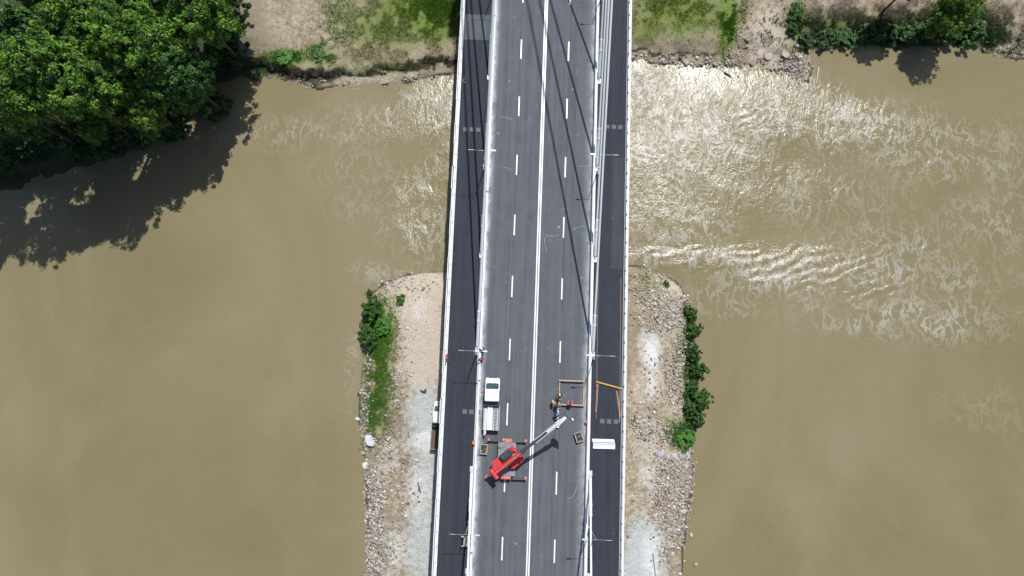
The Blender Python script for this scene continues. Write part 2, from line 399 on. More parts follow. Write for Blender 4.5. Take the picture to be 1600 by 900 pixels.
isl_poly = np.vstack([island, [[60, south_y - 4], [300, south_y - 20], [3500, south_y - 150], [3500, -3500], [-3500, -3500], [-3500, south_y - 250], [-300, south_y - 40], [-60, south_y - 6]], island_l])
north_poly = np.vstack([north, [[3500, 3500], [-3500, 3500]]])
def seg_dist(P, poly):
    A = poly; B = np.roll(poly, -1, 0)
    dmin = np.full(len(P), 1e9); inside = np.zeros(len(P), bool)
    for a, b_ in zip(A, B):
        e = b_ - a; L2 = (e ** 2).sum()
        if L2 < 1e-9: continue
        t = np.clip(((P - a) @ e) / L2, 0, 1)
        dmin = np.minimum(dmin, np.hypot(P[:, 0] - a[0] - t * e[0], P[:, 1] - a[1] - t * e[1]))
        cond = ((a[1] > P[:, 1]) != (b_[1] > P[:, 1]))
        with np.errstate(divide='ignore', invalid='ignore'):
            xi = (b_[0] - a[0]) * (P[:, 1] - a[1]) / (b_[1] - a[1]) + a[0]
        inside ^= cond & (P[:, 0] < xi)
    return np.where(inside, dmin, -dmin)
# smooth value noise in numpy
_rs = np.random.RandomState(3); _tab = _rs.rand(256, 256)
def vnoise(x, y):
    xi = np.floor(x).astype(int); yi = np.floor(y).astype(int); fx = x - xi; fy = y - yi
    fx = fx * fx * (3 - 2 * fx); fy = fy * fy * (3 - 2 * fy)
    g = lambda a, b_: _tab[a % 256, b_ % 256]
    return (g(xi, yi) * (1 - fx) + g(xi + 1, yi) * fx) * (1 - fy) + (g(xi, yi + 1) * (1 - fx) + g(xi + 1, yi + 1) * fx) * fy
def fbm(x, y, s, octv=4):
    r = 0; a = 0.5
    for i in range(octv): r = r + a * vnoise(x * s + 17 * i, y * s + 31 * i); s *= 2.03; a *= 0.5
    return r / (1 - 0.5 ** octv)
def sstep(a, b_, x):
    t = np.clip((x - a) / (b_ - a), 0, 1); return t * t * (3 - 2 * t)
def ground_h(P):
    P = np.atleast_2d(np.asarray(P, float)); x = P[:, 0]; y = P[:, 1]
    near = (np.abs(x) < 140) & (np.abs(y) < 120)
    nz = (fbm(x, y, 0.55) - 0.5) * np.where(near, 1, 0.2); nf = (fbm(x, y, 1.7, 3) - 0.5)
    dn = seg_dist(P, north_poly); di = seg_dist(P, isl_poly)
    dn2 = dn + nz * 2.4 + nf * 0.7
    # north bank: stony beach, then a cut earth edge on the left half and a softer slope on the right
    left = sstep(8, -8, x)
    cut = (0.30 * sstep(-0.3, 0.8, dn2) + (0.9 + 1.9 * (fbm(x, y, 0.10) - 0.25) * sstep(-12, -32, x) + 0.25) * np.where(left > 0.5, sstep(1.5, 2.0, dn2), sstep(1.0, 4.2, dn2)))
    hn = WZ + cut + 0.035 * np.clip(dn, 0, 60) + nf * 0.22 * sstep(0, 2, dn2)
    di2 = di + nz * 1.3
    hi = WZ + 1.35 * sstep(-0.2, 3.4, di2) + 0.25 * sstep(3, 10, di2) + nf * 0.20 * sstep(0, 1, di2)
    bed = WZ + np.clip(np.maximum(dn, di) * 0.35, -3.5, -0.08) - 0.05
    ground_h.dn2 = dn2
    return np.where(dn2 > -0.05, hn, np.where(di2 > -0.05, hi, bed)), dn, di
def gz(x, y): return float(ground_h([[x, y]])[0][0])
def on_ground(px, py, dz=0.0):
    z = -8.3
    for _ in range(4):
        p = at(px, py, z); z = gz(p.x, p.y)
    return Vector((p.x, p.y, max(z, WZ) + dz))
def blobs(P, lst, z):
    r = np.zeros(len(P))
    for (px, py, rx_, ry_, v_) in lst:
        c = at(px, py, z); sc = FPX / (CAMLOC.z - z)
        q = ((P[:, 0] - c.x) / (rx_ / sc)) ** 2 + ((P[:, 1] - c.y) / (ry_ / sc)) ** 2
        r = np.maximum(r, v_ * np.exp(-0.69 * q ** 1.5))
    return r
def axis_pts(lo, hi, st, far=3400):
    a = list(np.arange(lo, hi + 1e-6, st)); g = st
    x = lo; pre = []
    while x > -far: g *= 1.28; x -= g; pre.append(x)
    g = st; x = a[-1]; post = []
    while x < far: g *= 1.28; x += g; post.append(x)
    return np.array(pre[::-1] + a + post)
def sheet(name, xs, ys, zf, mat, attrs):
    X, Y = np.meshgrid(xs, ys); P = np.stack([X.ravel(), Y.ravel()], 1)
    Z = zf(P); V = np.column_stack([P, Z]); nx, ny = len(xs), len(ys)
    i = np.arange(nx * ny).reshape(ny, nx)
    F = np.stack([i[:-1, :-1].ravel(), i[:-1, 1:].ravel(), i[1:, 1:].ravel(), i[1:, :-1].ravel()], 1)
    me = bpy.data.meshes.new(name); me.vertices.add(len(V)); me.vertices.foreach_set('co', V.ravel())
    me.loops.add(F.size); me.loops.foreach_set('vertex_index', F.ravel())
    me.polygons.add(len(F)); me.polygons.foreach_set('loop_start', np.arange(0, F.size, 4)); me.polygons.foreach_set('loop_total', np.full(len(F), 4))
    me.polygons.foreach_set('use_smooth', np.ones(len(F), bool))
    me.update(); me.validate()
    for k, fn in attrs.items():
        a = me.attributes.new(k, 'FLOAT', 'POINT'); a.data.foreach_set('value', np.asarray(fn(P), np.float32))
    me.materials.append(MATS[mat])
    o = bpy.data.objects.new(name, me); link(o); return o

RAPID = [(1010, 140, 60, 65, 1.0), (1070, 215, 130, 100, 0.88), (1190, 165, 150, 50, 0.82), (1050, 330, 110, 80, 0.62), (1310, 195, 170, 45, 0.72), (1240, 300, 180, 55, 0.45), (1480, 240, 170, 60, 0.50),
         (1110, 405, 140, 20, 0.80), (1270, 425, 170, 45, 0.78), (1420, 495, 170, 38, 0.62), (1560, 350, 110, 70, 0.42), (1380, 390, 130, 50, 0.45), (1560, 640, 90, 40, 0.26), (1500, 430, 90, 40, 0.5),
         (672, 165, 48, 55, 0.82), (600, 195, 100, 36, 0.50), (645, 345, 55, 85, 0.62), (480, 212, 110, 28, 0.46), (690, 260, 40, 50, 0.45), (570, 262, 90, 40, 0.32), (548, 580, 10, 70, 0.4), (600, 425, 50, 18, 0.5), (1130, 468, 60, 36, 0.42), (560, 320, 50, 30, 0.28)]
river = sheet('river', axis_pts(-95, 90, 0.9), axis_pts(-38, 72, 0.9), lambda P: np.full(len(P), WZ), 'water',
              {'rapid': lambda P: np.clip(np.maximum(0.03, blobs(P, RAPID, WZ)), 0, 1),
               'swell': lambda P: blobs(P, [(1110, 402, 110, 22, 1.0), (1230, 415, 110, 40, 1.0), (1340, 440, 100, 50, 0.9), (1440, 400, 80, 70, 0.6), (1180, 170, 60, 40, 0.3)], WZ)})
tag(river, 'wide muddy brown river with white ripples around the bridge', None, None, 'structure')

Gz = -8.2
M_GRASS = [(690, 20, 65, 50, 1.1), (610, 40, 85, 45, 0.72), (640, 10, 60, 30, 0.9), (545, 30, 40, 60, 0.45), (450, 92, 36, 14, 0.9), (500, 88, 28, 22, 0.7), (560, 100, 120, 25, 0.35),
           (1060, 20, 85, 45, 0.85), (1010, 40, 40, 30, 0.7), (1136, 30, 18, 60, 1.1), (1345, 46, 120, 28, 0.85), (1250, 40, 18, 50, 0.7), (1490, 40, 60, 40, 0.9), (1560, 55, 40, 30, 0.4),
           (592, 515, 28, 40, 0.80), (590, 575, 22, 50, 0.48), (585, 645, 22, 40, 0.50), (610, 470, 22, 16, 0.42), (1020, 440, 34, 14, 0.4), (1070, 560, 16, 60, 0.5), (1060, 670, 24, 24, 0.6)]
M_SAND = [(1050, 500, 30, 50, 0.5), (1000, 780, 40, 30, 0.45), (1055, 640, 26, 40, 0.55), (1030, 830, 30, 40, 0.5), (600, 720, 30, 50, 0.5), (650, 460, 55, 50, 1.0), (665, 540, 45, 75, 0.95), (1060, 440, 40, 28, 0.75), (1025, 470, 30, 35, 0.5), (1010, 700, 40, 60, 0.6), (1010, 610, 36, 40, 0.6), (1200, 60, 30, 70, 0.75), (1190, 105, 55, 14, 0.7), (450, 40, 55, 50, 0.35), (1400, 30, 80, 16, 0.5), (600, 118, 130, 14, 0.6)]
M_BLUE = [(663, 650, 30, 50, 0.82), (668, 740, 26, 70, 0.72), (662, 850, 28, 80, 0.78), (1000, 860, 22, 48, 1.0), (1015, 850, 25, 40, 0.7), (1000, 905, 40, 40, 1.0), (1016, 690, 12, 30, 0.5), (600, 870, 30, 60, 0.35)]
M_LIME = [(1030, 760, 20, 18, 0.42), (1058, 720, 18, 14, 0.45), (610, 720, 20, 20, 0.35), (650, 770, 20, 40, 0.4), (655, 480, 16, 20, 0.35), (1018, 552, 14, 30, 0.92), (1008, 530, 10, 16, 0.5), (1019, 598, 9, 20, 0.55), (668, 690, 26, 16, 0.7), (1018, 870, 14, 36, 0.6), (1012, 740, 10, 14, 0.5), (620, 860, 18, 26, 0.5)]
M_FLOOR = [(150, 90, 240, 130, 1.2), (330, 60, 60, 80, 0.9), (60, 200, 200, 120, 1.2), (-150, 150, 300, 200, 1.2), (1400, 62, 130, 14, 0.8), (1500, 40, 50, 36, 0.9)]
def wet_shade_mask(P):
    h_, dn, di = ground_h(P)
    d2 = ground_h.dn2; cl = (1.15 * (sstep(1.15, 1.5, d2) - sstep(1.8, 2.15, d2))) * np.maximum(sstep(14, -6, P[:, 0]), 0.75 * sstep(34, 26, P[:, 0]) * sstep(10, 13, P[:, 0])) + 0.9 * sstep(0.2, 0.8, d2) * sstep(2.4, 1.6, d2) * sstep(-30, -36, P[:, 0]) * sstep(-60, -50, P[:, 0])  # shade of the cut bank face painted dark, along with its dark soil
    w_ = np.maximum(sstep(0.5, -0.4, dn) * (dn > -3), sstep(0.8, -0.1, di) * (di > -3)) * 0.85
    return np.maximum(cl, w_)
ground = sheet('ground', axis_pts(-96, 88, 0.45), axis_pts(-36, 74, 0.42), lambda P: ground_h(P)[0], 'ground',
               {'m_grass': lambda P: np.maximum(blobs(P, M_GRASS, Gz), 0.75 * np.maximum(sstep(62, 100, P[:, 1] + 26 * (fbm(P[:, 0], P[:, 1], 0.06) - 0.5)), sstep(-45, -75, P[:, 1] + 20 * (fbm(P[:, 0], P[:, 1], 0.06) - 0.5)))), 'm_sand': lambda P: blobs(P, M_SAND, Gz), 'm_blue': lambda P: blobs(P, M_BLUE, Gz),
                'm_lime': lambda P: blobs(P, M_LIME, Gz), 'm_floor': lambda P: blobs(P, M_FLOOR, Gz), 'm_wet_shade': wet_shade_mask})
tag(ground, 'earth, sand and grass of the river banks and the spit', None, None, 'structure')

# ================================================================== the bridge
Y0, Y1 = -240.0, 235.0
bridge = empty('cable_stayed_bridge', (0, 0, 0), 0, 'grey cable-stayed road bridge with white cables crossing the river', 'bridge')
def strip(name, x0, x1, z0, z1, mat, parent=bridge, y0=Y0, y1=Y1, bev=0.0):
    return MB().box(((x0 + x1) / 2, (y0 + y1) / 2, (z0 + z1) / 2), (x1 - x0, y1 - y0, z1 - z0), None, bev).build(name, mat, parent)
strip('deck_slab', -12.85, 12.85, -0.55, -0.12, 'concrete')
for x in (-10.6, 10.6): strip('edge_girder', x - 0.9, x + 0.9, -2.0, -0.56, 'concrete')
MB_ = MB()
for k in range(-17, 18): MB_.box((0, k * 13.5 + 5.3, -1.15), (19.3, 0.6, 1.16))
tag(MB_.build('cross_beam', 'concrete', bridge), kind='stuff')
road = strip('carriageway', -7.55, 7.55, -0.118, 0.0, 'asphalt_road')
paths = {}
for s in (-1, 1):
    a, b_ = sorted((s * 8.02, s * 12.30))
    paths[s] = strip('cycle_path', a, b_, -0.118, 0.03, 'asphalt_path')
    a, b_ = sorted((s * 7.552, s * 8.018))
    strip('kerb', a, b_, -0.118, 0.16, 'concrete_edge')
    a, b_ = sorted((s * 12.302, s * 12.93))
    strip('edge_beam', a, b_, -0.62, 0.20, 'concrete_edge')
# outer railing: posts, handrail, bars
for s in (-1, 1):
    rl = MB()
    rl.box((s * 12.55, (Y0 + Y1) / 2, 1.20), (0.09 if s > 0 else 0.13, Y1 - Y0, 0.06))
    rail = rl.build('railing', 'rail_white', bridge)
    lo = MB()
    for z in (0.36, 0.62, 0.88): lo.box((s * 12.55, (Y0 + Y1) / 2, z), (0.035, Y1 - Y0, 0.035))
    lo.build('railing_bar', 'galvanised', rail)
    po = MB(); y = Y0 + 1.1
    while y < Y1:
        po.box((s * 12.55, y, 0.69), (0.10, 0.07, 0.98)); po.box((s * 12.60, y, 0.214), (0.26, 0.22, 0.03)); y += 2.05
    tag(po.build('railing_post', 'steel_grey', rail), kind='stuff')
# white boards hung along the left railing, panel by panel
pm = None; y = -60.0; k = 0
while y < 75:
    L_ = 3.3
    if pm is None: o = MB().box((0, 0, 0), (0.10, L_, 1.02), None, 0.02).build('parapet_panel', 'rail_white', bridge); pm = o.data
    else: o = bpy.data.objects.new('parapet_panel', pm); link(o); o.parent = bridge
    o.location = (-12.73 - 0.05 * (k % 2) - 0.06 * (k % 5 == 2), y, 0.72 + 0.03 * (k % 3)); y += L_ + 0.03; k += 1
# crash barrier: wide beam on posts behind the kerb edge
for s in (-1, 1):
    g = MB()
    x = s * 7.70
    prof = [(x - s * 0.18, 0.60), (x - s * 0.18, 0.78), (x - s * 0.06, 0.90), (x + s * 0.10, 0.90), (x + s * 0.10, 0.82), (x - s * 0.04, 0.80), (x - s * 0.10, 0.72), (x - s * 0.10, 0.60)]
    bmv = g.bm; rows = []
    for y in (Y0, Y1): rows.append([bmv.verts.new((u, y, v)) for u, v in prof])
    for i in range(len(prof)): bmv.faces.new((rows[0][i], rows[0][(i + 1) % len(prof)], rows[1][(i + 1) % len(prof)], rows[1][i]))
    bmesh.ops.recalc_face_normals(bmv, faces=bmv.faces[:])
    br = g.build('crash_barrier', 'rail_white' , bridge)
    p_ = MB(); y = Y0 + 0.6
    while y < Y1:
        p_.box((x, y, 0.48), (0.12, 0.10, 0.64)); y += 2.0
    tag(p_.build('barrier_post', 'galvanised', br), kind='stuff')
# markings, 4 mm paint
for x in (-0.15, 0.15):
    MB().box((x, (Y0 + Y1) / 2, 0.003), (0.19, Y1 - Y0, 0.006)).build('centre_line', 'paint_white', road)
dash_me = None
for px, py in ((877.25, 451.25), (800.5, 447.5)):
    p0 = at(px, py)
    sgn = 1 if px > 840 else -1
    for k in range(-14, 15):
        y = p0.y + 9.0 * k
        if abs(y) > 130: continue
        if sgn > 0 and k == -2: continue
        if dash_me is None:
            o = MB().box((0, 0, 0.003), (0.19, 3.05, 0.006)).build('lane_dash', 'paint_white', road); dash_me = o.data
        else:
            o = bpy.data.objects.new('lane_dash', dash_me); link(o); o.parent = road
        o.location = (sgn * 3.56, y, 0)
# faint three-block markings on the cycle paths
blk = None
for (px, py, dx) in ((727, 202, 10.5), (949, 198, 9), (941, 658, 9.5), (726, 643, 9)):
    p0 = at(px, py); s = -1 if px < 840 else 1
    for k in range(3):
        if blk is None:
            o = MB().box((0, 0, 0.002), (0.62, 0.62, 0.004)).build('faded_marking', 'faded_paint', paths[s]); blk = o.data
        else:
            o = bpy.data.objects.new('faded_marking', blk); link(o); o.parent = paths[s]
        o.location = (p0.x + k * 0.95, p0.y, 0.031)
# dusty strips left on the paths
for (x0, y0, x1, y1) in ((724, 22, 768, 63), (953, 246, 978, 420)):
    a = at(x0 if x0 < 800 else x0 + 2, y0, 0.03); c_ = at(x1 if x1 > 800 else x1, y1, 0.03)
    s = -1 if x0 < 800 else 1
    xa, xb = (-12.2, -8.3) if s < 0 else (10.5, 12.2)
    MB().box(((xa + xb) / 2, (a.y + c_.y) / 2, 0.032), (xb - xa, a.y - c_.y, 0.004)).build('asphalt_patch', 'asphalt_dusty' if s < 0 else 'asphalt_worn', paths[s])

# chalk and scrape marks on the carriageway
for pts in (((852, 370), (851, 378), (853, 388), (855, 396)), ((893, 358), (902, 356), (908, 354), (914, 353)), ((916, 370), (920, 368), (919, 366)), ((914, 742), (907, 747), (903, 756), (898, 770), (893, 778), (886, 778)),
            ((780, 183), (788, 183), (796, 185), (800, 187)), ((787, 261), (793, 262), (800, 266)), ((853, 368), (866, 369), (874, 367)), ((770, 418), (773, 417)), ((789, 441), (793, 440)), ((905, 260), (924, 259)), ((908, 644), (918, 644)), ((906, 433), (914, 435))):
    q = MB(); w_ = [at(*p) for p in pts]
    for a, b_ in zip(w_[:-1], w_[1:]): q.beam((a.x, a.y, 0.002), (b_.x, b_.y, 0.002), 0.07, 0.004)
    q.build('chalk_mark', 'chalk', road)

# pylons (beyond the frame, they carry the cables)
YP = 91.5; YM = -2.9; LEAN = 0.060
for yp, sg in ((YP, 1), (2 * YM - YP, -1)):
    py_ = MB()
    for s in (-1, 1):
        prof = [(-1.3, -1.6), (1.3, -1.6), (1.3, 1.6), (-1.3, 1.6)]
        g = bmesh.new(); lv = []
        for z, wx, wy in ((-12, 1.5, 1.9), (0, 1.15, 1.6), (30, 0.95, 1.4), (57, 0.85, 1.25)):
            xc = s * (8.15 - LEAN * max(z, 0)) if z > -1 else s * 8.15
            lv.append([g.verts.new((xc + i * wx, yp + j * wy, z)) for i, j in ((-1, -1), (1, -1), (1, 1), (-1, 1))])
        g.faces.new(lv[0][::-1]); g.faces.new(lv[-1])
        for a, b_ in zip(lv[:-1], lv[1:]):
            for i in range(4): g.faces.new((a[i], a[(i + 1) % 4], b_[(i + 1) % 4], b_[i]))
        py_._add(g, (0, 0, 0))
    py_.box((0, yp, 27), (12.0, 1.9, 2.2)); py_.box((0, yp, 54), (9.4, 1.7, 2.0)); py_.box((0, yp, -2.7), (15, 2.6, 1.3))
    py_.build('pylon', 'concrete_pale', bridge)

# cables with anchor pipes; fan from the far pylon and mirrored from the near one
SL = [0.645, 0.69, 0.79, 0.906, 1.10, 1.55]
def cable(s, ya, m_, sg):
    A = Vector((s * 8.17, ya, 0.05)); D = Vector((-s * LEAN * m_, sg, m_)); L_ = abs((YP if sg > 0 else 2 * YM - YP) - ya)
    un = D.normalized()
    c = MB().tube(A + D * 0.5, A + D * L_, 0.135, seg=10).build('cable', 'cable_white', bridge, smooth=False)
    MB().tube(A + un * 0.7, A + un * 6.0, 0.205, seg=12).build('anchor_pipe', 'cable_white', c)
    MB().tube(A + un * 4.4, A + un * 4.75, 0.24, seg=12).build('pipe_collar', 'cable_white', c)
    MB().tube(A + un * 5.9, A + un * 6.15, 0.215, seg=12).build('pipe_collar', 'cable_white', c)
    MB().tube(A - un * 0.05, A + un * 0.75, 0.21, 0.17, seg=12).box(A + Vector((0, 0, 0.05)), (0.50, 0.75, 0.28), None, 0.03).build('anchor_block', 'galvanised', c)
for i, m_ in enumerate(SL):
    for s in (-1, 1):
        cable(s, 5.3 + 13.5 * i, m_, 1)
        cable(s, 2 * YM - 5.3 - 13.5 * i, m_, -1)

# ================================================================== lamp posts
def lamp(y, s, label):
    r = empty('lamp_post', (s * 8.22, y, 0.03), 0, label, 'lamp post', 'lamp posts along the bridge')
    MB().tube((0, 0, 0), (0, 0, 7.9), 0.085, 0.05, 10).build('pole', 'lamp_metal', r)
    MB().tube((0, 0, 0.02), (0, 0, 0.42), 0.15, 0.12, 10).box((0, 0, 0.015), (0.42, 0.42, 0.03)).build('base', 'lamp_metal', r)
    t = MB().beam((0, 0, 7.85), (-s * 1.25, 0, 7.97), 0.045, 0.05)
    arm = t.build('arm', 'lamp_metal', r)
    MB().box((-s * 1.50, 0, 7.99), (0.62, 0.20, 0.09), None, 0.03).build('lamp_head', 'galvanised', arm)
    arm2 = MB().beam((0, 0, 7.85), (s * 1.25, 0, 7.95), 0.03, 0.04).build('arm', 'lamp_metal', r)
    MB().box((s * 1.62, 0, 7.965), (0.75, 0.08, 0.06), None, 0.02).build('lamp_head', 'lamp_metal', arm2)
LL = [(59.0, 'beside the {} barrier at the far end of the bridge'), (31.8, 'beside the {} barrier above the foaming water'),
      (4.7, None), (-18.3, 'beside the {} barrier nearest the bottom of the picture')]
for y, t in LL:
    for s in (-1, 1):
        if t: lb = 'grey twin-armed lamp post ' + t.format('left' if s < 0 else 'right')
        else: lb = 'grey twin-armed lamp post by the workers ahead of the white truck' if s < 0 else 'grey twin-armed lamp post by the right barrier above the timber frame'
        lamp(y, s, lb)

# ================================================================== trucks
def wheel(parent, loc, r, wd, axis='x', mat_rim='steel_grey', name='wheel'):
    e = Vector((wd / 2, 0, 0)) if axis == 'x' else Vector((0, wd / 2, 0))
    L_ = Vector(loc)
    t = MB().tube(L_ - e * 0.82, L_ + e * 0.82, r, seg=22).tube(L_ - e, L_ + e, r * 0.93, seg=22).build(name, 'black_rubber', parent)
    MB().tube(L_ - e * 1.03, L_ + e * 1.03, r * 0.58, seg=14).tube(L_ - e * 1.12, L_ + e * 1.12, r * 0.2, seg=8).build('rim', mat_rim, t)
    return t
def truck(loc, rz, label, bed_mat, floor_mat, wall_h):
    r = empty('flatbed_truck', loc, rz, label, 'truck')
    prof = [(3.60, 0.42), (3.66, 0.62), (3.58, 1.02), (3.42, 1.16), (2.92, 1.30), (2.08, 2.14), (1.85, 2.24), (0.60, 2.27), (0.42, 2.18), (0.40, 0.42)]
    cab = MB().prism(prof, 'x', -0.98, 0.98, 0.085).build('cab', 'paint_white', r)
    d = Vector((0, 2.05 - 2.86, 2.14 - 1.33)); up = d.normalized(); nrm = Vector((0, up.z, -up.y)); 
    c_ = Vector((0, 2.49, 1.735)) + nrm * 0.03
    rot = Matrix((Vector((1, 0, 0)), up, Vector((1, 0, 0)).cross(up))).transposed()
    MB().box(c_, (1.72, 1.06, 0.05), rot, 0.02).build('windscreen', 'glass_dark', cab)
    MB().beam((-0.45, 2.93, 1.37), (0.12, 2.84, 1.46), 0.03, 0.03).beam((0.2, 2.93, 1.37), (0.72, 2.84, 1.46), 0.03, 0.03).build('wiper', 'black_plastic', cab)
    for s in (-1, 1):
        dr = MB().box((s * 0.985, 1.85, 1.05), (0.03, 0.98, 1.0), None, 0.01).build('door', 'paint_white', cab)
        MB().box((s * 0.99, 1.72, 1.80), (0.03, 0.72, 0.50), None, 0.01).box((s * 0.99, 0.90, 1.80), (0.03, 0.66, 0.50), None, 0.01).build('side_window', 'glass_dark', cab)
        mi = MB().beam((s * 0.98, 2.35, 1.45), (s * 1.22, 2.40, 1.50), 0.04, 0.04).box((s * 1.27, 2.40, 1.52), (0.16, 0.12, 0.36), None, 0.03).build('mirror', 'black_plastic', r)
        MB().box((s * 0.72, 3.60, 0.90), (0.36, 0.14, 0.20), None, 0.03).build('headlight', 'lamp_glass', r)
        MB().box((s * 0.95, -3.42, 0.78), (0.22, 0.06, 0.14)).build('tail_light', 'tail_red', r)
        wheel(r, (s * 0.86, 2.72, 0.37), 0.37, 0.24)
        wheel(r, (s * 0.80, -1.95, 0.37), 0.37, 0.46)
    MB().box((0, 3.19, 1.262), (1.5, 0.03, 0.02), Matrix.Rotation(R(-15), 3, 'X')).box((0, 2.93, 1.325), (1.66, 0.10, 0.03)).build('bonnet_seam', 'black_plastic', cab)
    MB().box((0, 0.95, 2.30), (0.9, 0.05, 0.05), None, 0.01).box((0.55, 1.5, 2.29), (0.16, 0.16, 0.06), None, 0.02).build('roof_marker', 'lamp_glass', cab)
    MB().box((0, 3.66, 0.55), (1.9, 0.16, 0.24), None, 0.04).build('bumper', 'black_plastic', r)
    MB().box((0, -0.15, 0.60), (0.9, 6.7, 0.22)).box((0, 0.17, 0.75), (1.9, 0.36, 0.7)).build('chassis', 'steel_dark', r)
    y0, y1 = -3.40, -0.12
    MB().box((0, (y0 + y1) / 2, 0.98), (2.20, y1 - y0, 0.10)).build('bed_floor', floor_mat, r)
    for s in (-1, 1):
        MB().box((s * 1.085, (y0 + y1) / 2, 1.03 + wall_h / 2), (0.05, y1 - y0, wall_h), None, 0.01).build('side_board', bed_mat, r)
        for k in range(3):
            pass
    MB().box((0, y0 - 0.03, 1.03 + wall_h / 2), (2.20, 0.05, wall_h), None, 0.01).build('tailgate', bed_mat, r)
    hb = MB().box((0, y1 + 0.02, 1.45), (2.12, 0.06, 0.95))
    for x in (-1.0, -0.5, 0, 0.5, 1.0): hb.box((x, y1 + 0.07, 1.62), (0.06, 0.06, 1.30))
    hb.build('headboard', 'steel_dark', r)
    return r
tp = at(768.6, 632, 0.9)
tr1 = truck((tp.x, tp.y, 0), R(0.2), 'white crew-cab flatbed truck loaded with metal panels on the carriageway', 'galvanised', 'steel_grey', 0.36)
# its load: panels and posts, separate things on the bed
ld = empty('metal_panel_stack', (tp.x - 0.22, tp.y - 1.85, 1.035), 0, 'stack of long white metal panels on the white truck bed', 'panels')
for k, (x, wd, mt) in enumerate(((-0.02, 0.72, 'rail_white'), (0.02, 0.70, 'rail_white'), (-0.01, 0.68, 'cable_white'))):
    MB().box((x, -0.05 + 0.03 * k, 0.06 + 0.11 * k), (wd, 3.25, 0.09), None, 0.015).build('panel', mt, ld)
ld = empty('railing_section_stack', (tp.x + 0.58, tp.y - 1.9, 1.035), 0, 'grey lattice railing sections lying beside the white panels on the truck', 'railings')
for k in range(2):
    f_ = MB().box((-0.24, 0, 0.10 + 0.12 * k), (0.07, 3.3, 0.07)).box((0.24, 0, 0.10 + 0.12 * k), (0.07, 3.3, 0.07)).build('frame', 'galvanised', ld)
    q = MB()
    for j in range(17): q.box((0.02 * k, -1.56 + j * 0.195, 0.10 + 0.12 * k), (0.46, 0.05, 0.04))
    tag(q.build('bar', 'galvanised', f_), kind='stuff')
ld = empty('post_bundle', (tp.x - 0.82, tp.y - 1.9, 1.035), 0, 'bundle of grey steel posts along the left side of the truck bed', 'posts')
for k in range(5):
    MB().box((-0.10 + 0.11 * (k % 3), -0.35 - 0.1 * (k % 2), 0.07 + 0.11 * (k // 3)), (0.09, 3.9 - 0.2 * k, 0.09)).build('post', 'galvanised' if k % 2 else 'rail_white', ld)
g2 = at(686.5, 665, -7.7); zg2 = gz(g2.x, g2.y) 
tr2 = truck((g2.x + 0.1, g2.y, zg2), R(-1.0), 'white flatbed truck with pale timber sides half hidden under the bridge', 'bed_side', 'bed_floor_dark', 0.5)

# ================================================================== red telescopic handler with outriggers
tc_ = at(791.5, 717, 0.8)
th = empty('telescopic_crane', (tc_.x, tc_.y, 0), 0, 'red telescopic boom crane on outriggers standing behind the white truck', 'crane')
O = Vector((tc_.x, tc_.y, 0))
ch = MB().box((0, 0, 1.02), (2.42, 4.5, 0.26), None, 0.04).box((0, 0, 0.72), (1.2, 4.7, 0.36)).build('chassis', 'chassis_plate', th)
for sx in (-1, 1):
    for sy in (-1, 1):
        wheel(th, (sx * 0.98, sy * 1.45, 0.58), 0.58, 0.46, mat_rim='red_pale')
for sy, hw in ((1, 2.55), (-1, 2.70)):
    y = sy * 2.52
    fr = MB().box((0, y, 0.80), (1.35, 0.40, 0.50), None, 0.05).box((0.15, y - sy * 0.1, 1.10), (0.95, 0.5, 0.20), None, 0.05)
    for k in range(5): fr.box((-0.56 + 0.28 * k, y + 0.06 * ((k % 2) * 2 - 1), 1.08 + 0.05 * (k % 3)), (0.16, 0.22, 0.22), None, 0.02)
    fr.build('stabiliser_frame', 'red_pale', th)
    for sx in (-1, 1):
        ex = sx * hw
        a = MB().beam((sx * 0.8, y - sy * 0.0 - 0.06, 0.78), (ex, y - 0.06, 0.72), 0.20, 0.20).build('outrigger', 'steel_dark', th)
        MB().tube((ex, y - 0.06, 0.10), (ex, y - 0.06, 0.92), 0.09, seg=10).box((ex, y - 0.06, 0.90), (0.26, 0.22, 0.12), None, 0.02).tube((ex, y - 0.06, 0.0), (ex, y - 0.06, 0.09), 0.22, 0.15, 14).build('stabiliser_foot', 'red_pale', a)
# boom line
sh = at(867, 692, 0)
tip = Vector((sh.x - SX * 8.0, sh.y - SY * 8.0, 8.0))
rear = at(770, 742, 2.75)
bd = (tip - rear); bl = bd.length; u = bd / bl; hz = Vector((u.x, u.y, 0)).normalized(); sd = Vector((hz.y, -hz.x, 0)); upv = sd.cross(u) * 1.0
ang = math.atan2(hz.y, hz.x) - math.pi / 2
rot = RZ(ang)
def lp(f, side=0.0, lift=0.0): return rear + u * (bl * f) + sd * side + Vector((0, 0, lift)) - O
tur = MB().tube((0, 0, 1.12), (0, 0, 1.42), 0.85, seg=24).box(rot @ Vector((0.0, -0.55, 1.72)), (1.15, 3.3, 0.62), rot, 0.12)
pc = lp(0.06)
tur.box(Vector((pc.x, pc.y, 2.05)), (1.0, 1.05, 1.0), rot, 0.16)
tur.build('turret', 'red_paint', th)
